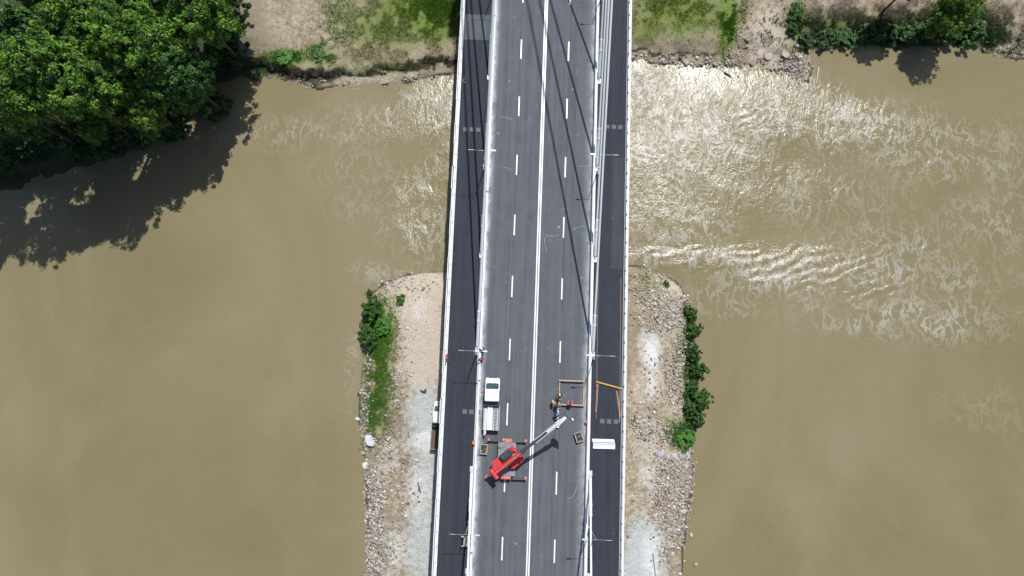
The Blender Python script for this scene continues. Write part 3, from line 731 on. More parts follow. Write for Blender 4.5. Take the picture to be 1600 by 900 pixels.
# counterweight / engine cover beside the boom
ec = lp(0.27, 0.86); MB().box((ec.x, ec.y, 1.75), (0.78, 2.1, 0.80), rot, 0.14).build('engine_cover', 'red_paint', th)
cw = lp(0.10, -0.86); MB().box((cw.x, cw.y, 1.72), (0.85, 1.25, 0.85), rot, 0.16).build('counterweight', 'red_paint', th)
hd = lp(0.015); hdm = MB().box((hd.x, hd.y, 2.55), (1.25, 0.55, 0.75), rot, 0.16)
hdm.tube(hd + sd * -0.75 + Vector((0, 0, 0.05)), hd + sd * 0.75 + Vector((0, 0, 0.05)), 0.32, seg=16).build('boom_pivot', 'red_paint', th)
b1 = MB().beam(lp(0.0), lp(0.40), 0.50, 0.58, 0.05).build('boom', 'red_paint', th)
MB().beam(lp(0.03, 0, 0.36), lp(0.36, 0, 0.36), 0.16, 0.10).build('hose_guide', 'red_pale', b1)
MB().beam(lp(0.385), lp(0.415), 0.60, 0.68, 0.03).build('boom_collar', 'steel_dark', b1)
b2 = MB().beam(lp(0.40), lp(0.56), 0.38, 0.44, 0.03).build('boom_section', 'steel_dark', th)
MB().beam(lp(0.545), lp(0.56), 0.44, 0.50, 0.02).build('boom_collar', 'steel_dark', b2)
b3 = MB().beam(lp(0.555), lp(0.72), 0.26, 0.34, 0.03).build('boom_section', 'steel_dark', th)
MB().beam(lp(0.56, 0.22), lp(0.86, 0.22), 0.07, 0.09).beam(lp(0.56, -0.22), lp(0.86, -0.22), 0.07, 0.09).build('hose_guide', 'rail_white', b3)
b4 = MB().beam(lp(0.70), lp(0.90), 0.24, 0.28, 0.03).build('boom_section', 'rail_white', th)
jb = MB().beam(lp(0.84, 0.26), lp(0.965, 0.10), 0.14, 0.36, 0.02).beam(lp(0.84, -0.26), lp(0.965, -0.10), 0.14, 0.36, 0.02).beam(lp(0.90), lp(0.975), 0.36, 0.30, 0.03).build('jib', 'rail_white', th)
wn = lp(0.995); MB().box(wn, (0.95, 0.72, 0.62), rot, 0.08).tube(wn + sd * -0.62, wn + sd * 0.62, 0.24, seg=14).build('winch', 'steel_dark', jb)
MB().tube(wn + sd * 0.55 + Vector((0, 0, 0.2)), wn + sd * 0.85 + Vector((0, 0, 0.2)), 0.13, seg=10).build('sheave', 'rail_white', jb)
rp = lp(0.93); hk = MB().tube(rp, (rp.x, rp.y, 2.4), 0.025, seg=6)
hk.build('rope', 'black_plastic', th); MB().box((rp.x, rp.y, 2.25), (0.22, 0.3, 0.42), None, 0.05).tube((rp.x, rp.y, 1.7), (rp.x, rp.y, 2.1), 0.06, 0.1, 8).build('hook_block', 'steel_dark', th)
# lift cylinder under the boom
MB().tube(lp(0.09, 0, -0.62), lp(0.27, 0, -0.42), 0.11, seg=12).build('lift_cylinder', 'steel_grey', th)
# cab beside the boom
cf = lp(0.235, -0.88); cz = Vector((cf.x, cf.y, 0))
cb = MB().box(cz + Vector((0, 0, 1.78)), (0.92, 1.75, 1.05), rot, 0.10).build('operator_cab', 'red_paint', th)
MB().box(cz + rot @ Vector((0, 0.0, 0)) + Vector((0, 0, 2.52)), (0.84, 1.58, 0.50), rot, 0.08).build('cab_window', 'glass_dark', cb)
fr = MB()
for yy in (-0.78, -0.28, 0.80): fr.box(cz + rot @ Vector((0, yy, 0)) + Vector((0, 0, 2.78)), (0.88, 0.07, 0.06), rot)
for xx in (-0.42, 0.42): fr.box(cz + rot @ Vector((xx, 0, 0)) + Vector((0, 0, 2.78)), (0.06, 1.62, 0.055), rot)
fr.build('cab_frame', 'black_plastic', cb)
fd = lp(0.33, -0.80); MB().box((fd.x, fd.y, 1.55), (0.95, 0.5, 0.5), rot, 0.14).build('cab_step', 'red_paint', th)

# white steel pole held level beside the workers, its foot still dark
p0 = at(872.3, 634.5, 0.9); p1 = at(872.3, 668, 0.9)
pole = empty('steel_pole', (p0.x, p0.y, 0), 0, 'white steel pole lying by the workers under the crane boom', 'pole')
dlt = p1 - p0
MB().tube((0, 0, 0.35), (dlt.x, dlt.y, 0.35), 0.12, seg=12).build('tube', 'rail_white', pole)
MB().box((dlt.x * 0.98, dlt.y * 1.01, 0.31), (0.36, 0.06, 0.36), None, 0.01).build('foot_plate', 'rail_white', pole)
MB().box((0.1, -0.3, 0.10), (0.5, 0.12, 0.20)).box((dlt.x, dlt.y + 0.4, 0.10), (0.5, 0.12, 0.20)).build('support_block', 'timber', pole)
# ================================================================== timber
fr_pts = [at(874.5, 594.5, 0.2), at(912.5, 596.0, 0.2), at(911.0, 633.5, 0.2), at(873.5, 632.0, 0.2)]
tf = empty('timber_square', (fr_pts[0].x, fr_pts[0].y, 0), 0, 'square frame of pale timber beams lying on the carriageway beside workers', 'timber square')
for i in range(4):
    a = fr_pts[i] - fr_pts[0]; c_ = fr_pts[(i + 1) % 4] - fr_pts[0]; d = (c_ - a).normalized() * 0.14
    zz = 0.42 if i % 2 == 0 else 0.20
    a = Vector((a.x, a.y, zz)) - d; c_ = Vector((c_.x, c_.y, zz)) + d
    MB().beam(a, c_, 0.20 if i % 2 == 0 else 0.16, 0.22, 0.015).build('beam', 'timber', tf)
def board(name, pa, pb, z, wd, ht, mat, label, group=None, cat='board'):
    a = at(*pa, z); c_ = at(*pb, z); mid = (a + c_) / 2
    o = MB().beam((a.x - mid.x, a.y - mid.y, 0), (c_.x - mid.x, c_.y - mid.y, 0), wd, ht, 0.01).build(name, mat, None, (mid.x, mid.y, z + ht / 2))
    return tag(o, label, cat, group)
board('timber_strip', (934.6, 428), (931.5, 655), 0.03, 0.07, 0.06, 'timber_brown', 'long thin brown timber strip on the right path nearer the barrier')
board('timber_strip', (970.2, 434), (968.4, 622), 0.03, 0.07, 0.06, 'timber_brown', 'long thin brown timber strip on the right path beside the railing')
board('timber_beam', (931.5, 596.5), (972, 607.5), 0.10, 0.20, 0.16, 'timber_orange', 'orange timber beam lying askew across the right path', None, 'beam')
board('timber_board', (934.0, 600), (931.2, 644), 0.03, 0.22, 0.05, 'timber_brown', 'brown board below the left end of the orange beam', None)
board('timber_board', (963.6, 611), (969.2, 651), 0.03, 0.22, 0.05, 'timber_brown', 'brown board leaning out from the right end of the orange beam', None)
board('timber_board', (968.8, 609), (967.6, 660), 0.09, 0.09, 0.05, 'timber', 'narrow pale board crossing the brown one near the railing', None)

# crates of dark fittings
def crate(px, py, rz, label):
    p = at(px, py, 0.4); r = empty('fittings_crate', (p.x, p.y, 0), rz, label, 'crate', 'crates of fittings on the carriageway')
    for s in (-1, 1):
        MB().box((s * 0.46, 0, 0.36), (0.09, 1.35, 0.50), None, 0.01).build('side_board', 'crate_wood', r)
        MB().box((0, s * 0.63, 0.36), (0.83, 0.09, 0.50), None, 0.01).build('end_board', 'crate_wood', r)
    MB().box((0, 0, 0.13), (0.95, 1.3, 0.05)).box((-0.36, 0, 0.052), (0.12, 1.3, 0.10)).box((0.36, 0, 0.052), (0.12, 1.3, 0.10)).build('pallet_base', 'crate_wood', r)
    q = MB(); rr = random.Random(int(px))
    for k in range(34):
        a = rr.uniform(0, 6.28)
        q.box((rr.uniform(-0.33, 0.33), rr.uniform(-0.5, 0.5), 0.42 + rr.uniform(-0.08, 0.10)), (0.07, rr.uniform(0.2, 0.36), 0.06), RZ(a))
    tag(q.build('metal_fitting', 'bolts_dark', r), kind='stuff')
crate(756, 702, R(-4), 'wooden crate of dark metal fittings beside the left barrier behind the truck')
crate(904.5, 683, R(20), 'wooden crate of dark metal fittings by the right barrier right of the crane')
# stack of guard-rail sections on the right path
gp = at(943, 694, 0.1); gs = empty('guard_rail_stack', (gp.x, gp.y, 0.03), R(0.5), 'stack of white guard-rail sections lying across the right path', 'guard rails')
for k, (x, y, z, mt) in enumerate(((-0.07, 0.52, 0.06, 'rail_white'), (0.05, 0.20, 0.06, 'galvanised'), (0.10, -0.08, 0.06, 'galvanised'), (0.05, -0.44, 0.06, 'rail_white'), (-0.05, 0.44, 0.18, 'rail_white'), (0.06, -0.46, 0.18, 'rail_white'))):
    q = MB(); hw = 0.16
    for dy in (-0.105, 0.105): q.box((x, y + dy, z), (3.05, 0.13, 0.08), None, 0.02)
    q.box((x, y, z - 0.02), (3.05, 0.14, 0.03)); q.build('rail_section', mt, gs)
# buckets
def bucket(px, py, mat, label):
    p = at(px, py, 0.5)
    r = empty('bucket', (p.x, p.y, 0.17 if abs(p.x) > 7.5 else 0.0), 0, label, 'bucket')
    q = bmesh.new(); prof = [(0.0, 0.0), (0.19, 0.0), (0.26, 0.5), (0.29, 0.5), (0.29, 0.47), (0.24, 0.46), (0.17, 0.04), (0.0, 0.04)]
    vs_ = [[q.verts.new((a * math.cos(t), a * math.sin(t), z)) for a, z in prof] for t in [i * math.pi / 9 for i in range(18)]]
    for i in range(18):
        for j in range(len(prof) - 1): 
            try: q.faces.new((vs_[i][j], vs_[(i + 1) % 18][j], vs_[(i + 1) % 18][j + 1], vs_[i][j + 1]))
            except Exception: pass
    MB()._add(q, (0, 0, 0)).build('pail', mat, r)
    h_ = MB()
    for i in range(8):
        a0, a1 = math.pi * i / 8, math.pi * (i + 1) / 8
        h_.tube((0.28 * math.cos(a0), 0.1 * math.sin(a0), 0.5 + 0.16 * math.sin(a0)), (0.28 * math.cos(a1), 0.1 * math.sin(a1), 0.5 + 0.16 * math.sin(a1)), 0.012, seg=5)
    h_.build('handle', 'galvanised', r)
    MB().tube((0, 0, 0.38), (0, 0, 0.42), 0.225, seg=16).build('contents', mat, r)
bucket(741, 691.5, 'orange_plastic', 'orange plastic bucket beside the left barrier near the crane')
bucket(917.5, 659, 'red_plastic', 'red plastic bucket at the right barrier')
# tan compressor on the left path
cp = at(728, 846, 0.6); r = empty('compressor_trailer', (cp.x, cp.y, 0.03), 0, 'small tan wheeled compressor by the left barrier near the picture bottom', 'compressor')
bd_ = MB().box((0.05, 0, 0.78), (0.72, 1.15, 0.62), None, 0.08).build('body', 'tan_paint', r)
MB().box((0.05, 0, 1.10), (0.42, 0.12, 0.06), None, 0.02).box((0.2, 0.3, 1.11), (0.14, 0.14, 0.06)).build('lid_handle', 'steel_grey', bd_)
for s in (-1, 1):
    for t in (-1, 1): wheel(r, (s * 0.52, t * 0.52, 0.27), 0.27, 0.2)
    MB().box((0, s * 0.62, 0.66), (1.34, 0.20, 0.07), None, 0.03).build('mudguard', 'crate_wood', r)
MB().box((0, 0, 0.38), (0.85, 1.3, 0.1)).beam((0, 0.6, 0.4), (0, 1.25, 0.42), 0.08, 0.08).build('chassis', 'steel_dark', r)
# brown rusty scrap at the far left path, and the long cord beside it
p = at(724.5, 127, 0.05)
tag(MB().box((0, 0.25, 0.04), (0.22, 0.75, 0.06), RZ(R(-20)), 0.02).box((0.1, -0.2, 0.05), (0.4, 0.32, 0.09), RZ(R(25)), 0.02).build('rusty_offcut', 'brown_rust', None, (p.x, p.y, 0.034)), 'rusty brown steel offcut on the left path beside the railing', 'scrap')

# ================================================================== vegetation
def np_mesh(name, V, F, mat, tone=None, k=4):
    me = bpy.data.meshes.new(name); me.vertices.add(len(V)); me.vertices.foreach_set('co', np.asarray(V, np.float32).ravel())
    F = np.asarray(F); me.loops.add(F.size); me.loops.foreach_set('vertex_index', F.ravel().astype(np.int32))
    me.polygons.add(len(F)); me.polygons.foreach_set('loop_start', np.arange(0, F.size, k)); me.polygons.foreach_set('loop_total', np.full(len(F), k))
    me.update()
    if tone is not None:
        a = me.attributes.new('tone', 'FLOAT', 'POINT'); a.data.foreach_set('value', np.asarray(tone, np.float32))
    me.materials.append(MATS[mat]); return me
def leaf_cloud(name, rs, cent, rad, per, leaf, mat, cen, flat=1.0, upb=0.55):
    """leaf quads spread through clumps; cent (k,3) clump centres, rad (k,) radii"""
    k = len(cent); n_ = k * per
    ci = np.repeat(np.arange(k), per)
    d = rs.normal(size=(n_, 3)); d /= np.linalg.norm(d, axis=1)[:, None]
    rr = rs.rand(n_) ** 0.45
    P = cent[ci] + d * (rad[ci] * rr)[:, None] * np.array([1, 1, flat])
    out = P - cen; out /= np.linalg.norm(out, axis=1)[:, None] + 1e-6
    nn = rs.normal(size=(n_, 3)) * 0.55 + out * 0.45 + d * 0.35 + np.array([0, 0, upb]); nn /= np.linalg.norm(nn, axis=1)[:, None]
    t = np.cross(nn, rs.normal(size=(n_, 3))); t /= np.linalg.norm(t, axis=1)[:, None]; bt = np.cross(nn, t)
    s_ = leaf * (0.6 + 0.8 * rs.rand(n_)); L_ = (t * s_[:, None]); W_ = (bt * (s_ * 0.55)[:, None])
    V = np.stack([P - L_, P - W_ * 0.9 + L_ * 0.1, P + L_, P + W_ * 0.9 + L_ * 0.1], 1).reshape(-1, 3)
    F = np.arange(n_ * 4).reshape(-1, 4)
    ct = rs.rand(k); tone = np.clip(0.78 * ct[ci] ** 1.2 + 0.34 * rs.rand(n_) - 0.03, 0, 1)
    return np_mesh(name, V, F, mat, np.repeat(tone, 4))
def crown_mesh(name, seed, Rr, Rz, nc, per, leaf, mat, low=-0.55):
    rs = np.random.RandomState(seed); C_ = []; Q = []
    lob = rs.normal(size=(9, 3)); lob /= np.linalg.norm(lob, axis=1)[:, None]; la = 0.55 + 0.55 * rs.rand(9)
    while len(C_) < nc:
        d = rs.normal(size=3); d /= np.linalg.norm(d)
        if d[2] < low: continue
        w_ = (np.clip(lob @ d, 0, 1) ** 3 * la).max()
        r = (0.50 + 0.70 * w_) * (0.45 + 0.6 * rs.rand() ** 0.6)
        C_.append(d * r * np.array([Rr, Rr, Rz])); Q.append(Rr * (0.07 + 0.10 * rs.rand()))
    return leaf_cloud(name, rs, np.array(C_), np.array(Q), per, leaf, mat, np.array([0, 0, -Rz * 0.4]), 0.75), np.array(C_)
def trunk_mesh(name, H_, r0, tips, seed, mat='bark'):
    mb = MB(); rr = random.Random(seed); top = H_ * 0.72; pts = []
    prev = Vector((0, 0, -0.4)); pr = r0 * 1.25
    for i in range(1, 6):
        f = i / 5; q = Vector((rr.uniform(-.18, .18) * f, rr.uniform(-.18, .18) * f, top * f)); r1 = r0 * (1 - 0.62 * f)
        mb.tube(prev, q, pr, r1, 9); pts.append((q, r1)); prev, pr = q, r1
    for t in tips:
        b0, rb = pts[rr.choice((1, 2, 3))]; t = Vector(t); mid = b0.lerp(t, 0.5) + Vector((0, 0, 0.08 * H_))
        mb.tube(b0, mid, rb * 0.5, rb * 0.32, 7); mb.tube(mid, t, rb * 0.32, rb * 0.08, 6)
    me = bpy.data.meshes.new(name); mb.bm.to_mesh(me); mb.bm.free(); me.materials.append(MATS[mat]); return me
TV = []
for i in range(5):
    Rr, Rz, Hc = 5.6, 5.0 + 0.5 * (i % 2), 11.5
    cm, cc = crown_mesh('crown', 20 + i, Rr, Rz, 330, 54, 0.225, ('leaf_tree', 'leaf_tree_b', 'leaf_tree', 'leaf_tree_c', 'leaf_tree')[i], -0.9)
    tips = [tuple(c_ * 0.75 + np.array([0, 0, Hc])) for c_ in cc[:11]]
    TV.append((cm, trunk_mesh('trunk', Hc + 3, 0.34, tips, i), Hc))
def tree(px, py, zc, scale, var, label, group=None, vz=1.0):
    """px,py: where the crown's middle shows; zc its height"""
    c_ = at(px, py, zc); g = gz(c_.x, c_.y); g = max(g, WZ - 0.3)
    cm, tm, Hc = TV[var % 5]
    r = empty('broadleaf_tree', (c_.x, c_.y, g), 0, label, 'tree', group)
    sz = (zc - g) / Hc
    t = bpy.data.objects.new('trunk', tm); link(t); t.parent = r; t.scale = (scale, scale, sz)
    k = bpy.data.objects.new('crown', cm); link(k); k.parent = r; k.location = (0, 0, zc - g); k.scale = (scale, scale, min(scale * vz * 1.45, (zc - g) / 5.6)); k.scale.z = max(k.scale.z, scale); k.rotation_euler = (0, 0, rnd.uniform(0, 6.28))
    return r
GRV = 'trees of the riverside grove'; GROVE = []
for a in [(306, 14, 8.0, 0.95, 0, 'tall leafy tree at the right edge of the grove, top row'),
          (292, 122, 4.0, 0.84, 1, 'drooping leafy tree at the right tip of the grove over the water'),
          (222, 70, 10.5, 1.0, 2, 'bright green tree in the middle of the grove, right of centre'),
          (212, 152, 5.0, 0.82, 3, 'leafy tree at the waterside middle of the grove'),
          (128, 30, 10.0, 0.98, 4, 'tall leafy tree in the top row of the grove, left of centre'),
          (112, 126, 12.5, 0.98, 0, 'broad leafy tree at the waterside left of the grove centre'),
          (30, 60, 11.0, 1.0, 1, 'leafy tree by the left picture edge, top row'),
          (22, 150, 13.5, 0.85, 2, 'leafy tree by the left picture edge at the waterside'),
          (135, 182, 1.0, 0.60, 3, 'low leafy tree drooping over the water below the grove centre'),
          (30, 186, 1.5, 0.60, 1, 'low leafy tree drooping over the water at the left picture edge'),
          (62, 116, 14.5, 0.9, 4, 'tallest leafy tree of the grove, between the left edge and its centre'),
          (-36, 138, 14.5, 0.95, 1, 'very tall leafy tree cut by the left picture edge at the waterside'),
          (66, -28, 7.5, 1.0, 3, 'leafy tree cut by the top picture edge, farthest left'),
          (205, -30, 6.5, 1.0, 0, 'leafy tree cut by the top picture edge, second from left'),
          (318, -50, 7.0, 1.0, 2, 'leafy tree cut by the top picture edge near the dry field'),
          (-92, 90, 11.0, 1.05, 4, 'leafy tree cut by the left picture edge, nearer the top'),
          (-120, 190, 11.0, 1.0, 0, 'leafy tree cut by the left picture edge, nearer the water')]:
    GROVE.append(tree(*a, group=GRV))
# right bank: dark tree leaning its shadow onto the water, two more beyond the frame
tree(1492, 16, -1.6, 0.62, 3, 'dark leafy tree on the right bank casting its shadow on the water', None)
tree(1425, -28, 0.5, 0.55, 1, 'leafy tree at the top edge above the right bank hedge', None)
tree(1560, -70, -0.5, 0.6, 4, 'leafy tree beyond the top right picture edge', None)
for o in bpy.data.objects:
    pass
# bare tree beyond the frame whose shadow lies on the sandy track
bt = trunk_mesh('trunk', 13, 0.22, [(rnd.uniform(-3.5, 3.5), rnd.uniform(-2.5, 2.5), rnd.uniform(8, 14)) for _ in range(26)], 9)
for (px, py) in ((1262, -70), (1355, -60)):
    p = at(px, py, -7); r = empty('bare_tree', (p.x, p.y, gz(p.x, p.y)), 0, 'leafless tree beyond the top edge above the %s' % ('sandy track' if px < 1300 else 'right bank hedge'), 'tree')
    t = bpy.data.objects.new('trunk', bt); link(t); t.parent = r; t.rotation_euler = (0, 0, rnd.uniform(0, 6))

# shrubs
SV = [crown_mesh('foliage', 60 + i, 1.0, 0.85, 60, 52, 0.105, mt, -0.35)[0] for i, mt in enumerate(('leaf_bush', 'leaf_bush', 'leaf_dark', 'leaf_bright'))]
stm = {}
def stems(i):
    if i not in stm:
        mb = MB(); rr = random.Random(i)
        for k in range(6):
            a = rr.uniform(0, 6.28); q = Vector((0.5 * math.cos(a), 0.5 * math.sin(a), 0.75)); mb.tube((0.06 * math.cos(a), 0.06 * math.sin(a), -0.1), q, 0.04, 0.015, 5)
        me = bpy.data.meshes.new('stem'); mb.bm.to_mesh(me); mb.bm.free(); me.materials.append(MATS['bark']); stm[i] = me
    return stm[i]
def shrub(px, py, r_, hgt, var, label, group=None):
    p = on_ground(px, py); 
    e = empty('shrub', p, 0, label, 'shrub', group)
    s_ = bpy.data.objects.new('stem', stems(var)); link(s_); s_.parent = e; s_.scale = (r_, r_, hgt)
    f_ = bpy.data.objects.new('foliage', SV[var]); link(f_); f_.parent = e; f_.scale = (r_, r_, hgt); f_.location = (0, 0, hgt * 0.62); f_.rotation_euler = (0, 0, rnd.uniform(0, 6.28))
GL = 'shrubs on the left shore of the spit'; GR = 'shrubs on the right shore of the spit'; GN = 'shrubs on the right bank hedge'
for a in [(583, 484, 1.75, 2.2, 0, 'round green shrub, topmost on the left shore of the spit', GL),
          (580, 527, 1.65, 1.9, 1, 'round green shrub just below the topmost on the left shore', GL),
          (602, 512, 1.5, 0.9, 3, 'low bright green shrub right of the two round left-shore shrubs', GL),
          (578, 458, 0.55, 0.7, 2, 'tiny dark shrub at the upper left corner of the spit', GL),
          (626, 468, 0.8, 0.5, 1, 'small low shrub on the pale sand of the spit', GL),
          (1078, 490, 1.10, 1.4, 1, 'topmost shrub on the right shore of the spit', GR),
          (1083, 516, 1.20, 1.5, 0, 'second shrub from the top on the right shore of the spit', GR),
          (1081, 553, 1.37, 1.7, 2, 'third shrub from the top on the right shore of the spit', GR),
          (1086, 577, 1.52, 1.8, 0, 'fourth shrub from the top on the right shore of the spit', GR),
          (1078, 606, 1.15, 1.5, 1, 'fifth shrub from the top on the right shore of the spit', GR),
          (1090, 626, 1.68, 2.0, 1, 'widest shrub reaching over the water on the right shore', GR),
          (1076, 640, 1.20, 1.4, 0, 'shrub below the widest one on the right shore', GR),
          (1086, 656, 1.31, 1.5, 0, 'shrub just above the bright green one on the right shore', GR),
          (1068, 683, 1.83, 1.1, 3, 'bright green shrub, lowest on the right shore of the spit', GR),
          (1040, 444, 0.55, 0.6, 1, 'tiny green shrub among the rubble at the top of the right spit', GR),
          (1255, 66, 1.59, 1.1, 2, 'dark shrub at the left end of the right bank hedge', GN),
          (1287, 64, 1.71, 1.2, 2, 'dark shrub second from the left in the right bank hedge', GN),
          (1318, 62, 1.83, 1.1, 1, 'green shrub third from the left in the right bank hedge', GN),
          (1348, 56, 1.83, 1.3, 2, 'dark shrub fourth from the left in the right bank hedge', GN),
          (1380, 58, 2.07, 1.4, 2, 'dark shrub in the middle of the right bank hedge', GN),
          (1412, 55, 2.07, 1.4, 0, 'green shrub right of the middle in the right bank hedge', GN),
          (1440, 52, 2.32, 1.7, 2, 'dark shrub left of the leafy tree on the right bank', GN),
          (1470, 54, 2.44, 1.9, 2, 'dark shrub under the leafy tree on the right bank', GN),
          (1512, 52, 2.56, 1.9, 0, 'green shrub right of the leafy tree on the right bank', GN),
          (1242, 22, 1.46, 1.1, 1, 'green shrub beside the sandy track, nearer the top edge', GN),
          (1237, 48, 1.10, 0.9, 2, 'dark shrub beside the sandy track, nearer the water', GN),
          (447, 91, 1.5, 0.32, 3, 'low green shrub above the earth bank nearest the grove', 'shrubs on the left bank'),
          (500, 85, 1.2, 0.30, 1, 'low green shrub above the earth bank farther from the grove', 'shrubs on the left bank'),
          (350, 108, 1.5, 1.2, 2, 'dark shrub on the bank beside the grove', 'shrubs on the left bank')]:
    shrub(*a)

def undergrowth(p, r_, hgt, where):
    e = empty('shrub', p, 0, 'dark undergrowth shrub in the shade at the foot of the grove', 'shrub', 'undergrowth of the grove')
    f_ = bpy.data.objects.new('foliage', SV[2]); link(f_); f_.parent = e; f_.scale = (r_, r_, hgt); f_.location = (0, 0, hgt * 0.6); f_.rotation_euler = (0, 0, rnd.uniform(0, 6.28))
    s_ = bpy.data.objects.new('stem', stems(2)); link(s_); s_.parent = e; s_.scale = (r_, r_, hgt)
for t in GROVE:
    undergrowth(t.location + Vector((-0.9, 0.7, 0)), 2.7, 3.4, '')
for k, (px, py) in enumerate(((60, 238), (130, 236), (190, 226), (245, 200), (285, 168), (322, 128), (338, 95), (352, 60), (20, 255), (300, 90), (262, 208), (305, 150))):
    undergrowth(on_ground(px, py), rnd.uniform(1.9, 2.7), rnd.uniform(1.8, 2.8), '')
# grass: blades too many to count
def grass(name, areas, n_, hgt, wd, mat, label, seed, lean=0.35):
    rs = np.random.RandomState(seed); pts = []
    tot = sum(a[4] * a[2] * a[3] for a in areas)
    for (px, py, rx_, ry_, wt) in areas:
        m_ = int(n_ * wt * rx_ * ry_ / tot)
        q = rs.normal(size=(m_, 2)) * 0.55
        c_ = at(px, py, Gz); sc = FPX / (CAMLOC.z - Gz)
        pts.append(np.column_stack([c_.x + q[:, 0] * rx_ / sc, c_.y + q[:, 1] * ry_ / sc]))
    P = np.vstack(pts); keep = fbm(P[:, 0], P[:, 1], 0.7) > 0.36 + 0.12 * rs.rand(len(P)); P = P[keep]
    h_, dn, di = ground_h(P); ok = (np.maximum(dn, di) > 0.3) & (np.abs(P[:, 0] + 0.2) > 11.0); P = P[ok]; h_ = h_[ok]
    k = len(P); nb = 5
    P = np.repeat(P, nb, 0) + rs.normal(size=(k * nb, 2)) * 0.11; z = np.repeat(h_, nb) - 0.05
    a = rs.rand(k * nb) * 6.283; H_ = hgt * (0.45 + 0.9 * rs.rand(k * nb)); ln = lean * (0.3 + rs.rand(k * nb)) * H_ * 1.6; b_ = rs.rand(k * nb) * 6.283
    base = np.column_stack([P, z]); sd_ = np.column_stack([np.cos(a), np.sin(a), np.zeros(len(a))]) * wd
    top = base + np.column_stack([np.cos(b_) * ln, np.sin(b_) * ln, H_])
    V = np.stack([base - sd_, base + sd_, top], 1).reshape(-1, 3)
    tn = np.clip(np.repeat(0.55 * fbm(P[::nb, 0], P[::nb, 1], 0.25) / 0.6, nb) * 0.8 + 0.45 * rs.rand(k * nb) - 0.05, 0, 1)
    me = np_mesh(name, V, np.arange(len(V)).reshape(-1, 3), mat, np.repeat(tn, 3), 3)
    o = bpy.data.objects.new(name, me); link(o); return tag(o, label, 'grass', None, 'stuff')
grass('meadow_grass', [(690, 12, 50, 55, 2.2), (640, 25, 80, 60, 1.0), (575, 40, 60, 60, 0.45), (600, 90, 110, 30, 0.22)], 30000, 0.17, 0.035, 'grass_green', 'green meadow grass on the bank left of the bridge', 1)
grass('dry_grass', [(610, 80, 130, 40, 1.0), (560, 40, 60, 60, 0.5), (690, 80, 40, 20, 0.8)], 7000, 0.16, 0.03, 'grass_dry', 'dry yellow grass above the earth bank left of the bridge', 2)
grass('olive_grass', [(1060, 12, 95, 50, 1.2), (1010, 30, 40, 45, 0.8)], 11000, 0.13, 0.035, 'grass_dry', 'olive yellow grass on the bank right of the bridge', 3)
grass('bank_grass', [(1060, 10, 95, 50, 0.5), (1138, 25, 13, 65, 3.0), (1160, 10, 10, 30, 1.0)], 6500, 0.26, 0.04, 'grass_green', 'tall green grass strip on the bank right of the bridge', 4)
grass('spit_weeds', [(592, 505, 26, 40, 1.0), (592, 570, 24, 60, 0.8), (588, 640, 24, 45, 0.6), (612, 590, 20, 70, 0.2)], 5200, 0.26, 0.045, 'grass_green', 'mixed green weeds along the left shore of the spit', 5, 0.6)
grass('fresh_weeds', [(590, 500, 28, 45, 1.0), (586, 575, 20, 60, 0.8), (584, 645, 22, 45, 1.0)], 3000, 0.22, 0.05, 'leaf_bright', 'fresh bright weeds along the left shore of the spit', 18, 0.7)
grass('hedge_grass', [(1340, 52, 120, 28, 1.6), (1480, 45, 80, 36, 1.4), (1560, 60, 45, 30, 0.5), (1580, 85, 40, 12, 0.5)], 13000, 0.5, 0.05, 'leaf_dark', 'dark grass along the foot of the right bank', 6, 0.6)
grass('bank_weeds', [(450, 92, 34, 12, 1.2), (505, 86, 26, 20, 0.9), (395, 100, 40, 14, 0.6), (520, 40, 30, 60, 0.25)], 3600, 0.26, 0.045, 'leaf_bright', 'bright green weeds above the earth bank near the grove', 17, 0.6)
grass('shore_weeds', [(1080, 500, 9, 40, 1.0), (1082, 565, 10, 40, 1.0), (1082, 625, 13, 40, 1.0), (1068, 680, 20, 16, 1.0)], 2600, 0.5, 0.05, 'leaf_bush', 'ragged tall weeds between the shrubs of the right shore', 19, 0.9)
grass('rubble_weeds', [(1015, 440, 40, 22, 0.8), (1062, 560, 22, 110, 0.3), (1020, 690, 40, 60, 0.12), (610, 780, 30, 100, 0.06)], 900, 0.26, 0.04, 'leaf_bush', 'sparse weeds among the rubble of the spit', 7, 0.6)
grass('dead_twigs', [(1400, 22, 150, 26, 1.0), (1290, 40, 50, 40, 0.8), (1570, 30, 50, 40, 0.7), (610, 690, 26, 80, 0.2)], 5500, 0.45, 0.018, 'twig_brown', 'dry brown brushwood on the right bank', 8, 1.2)

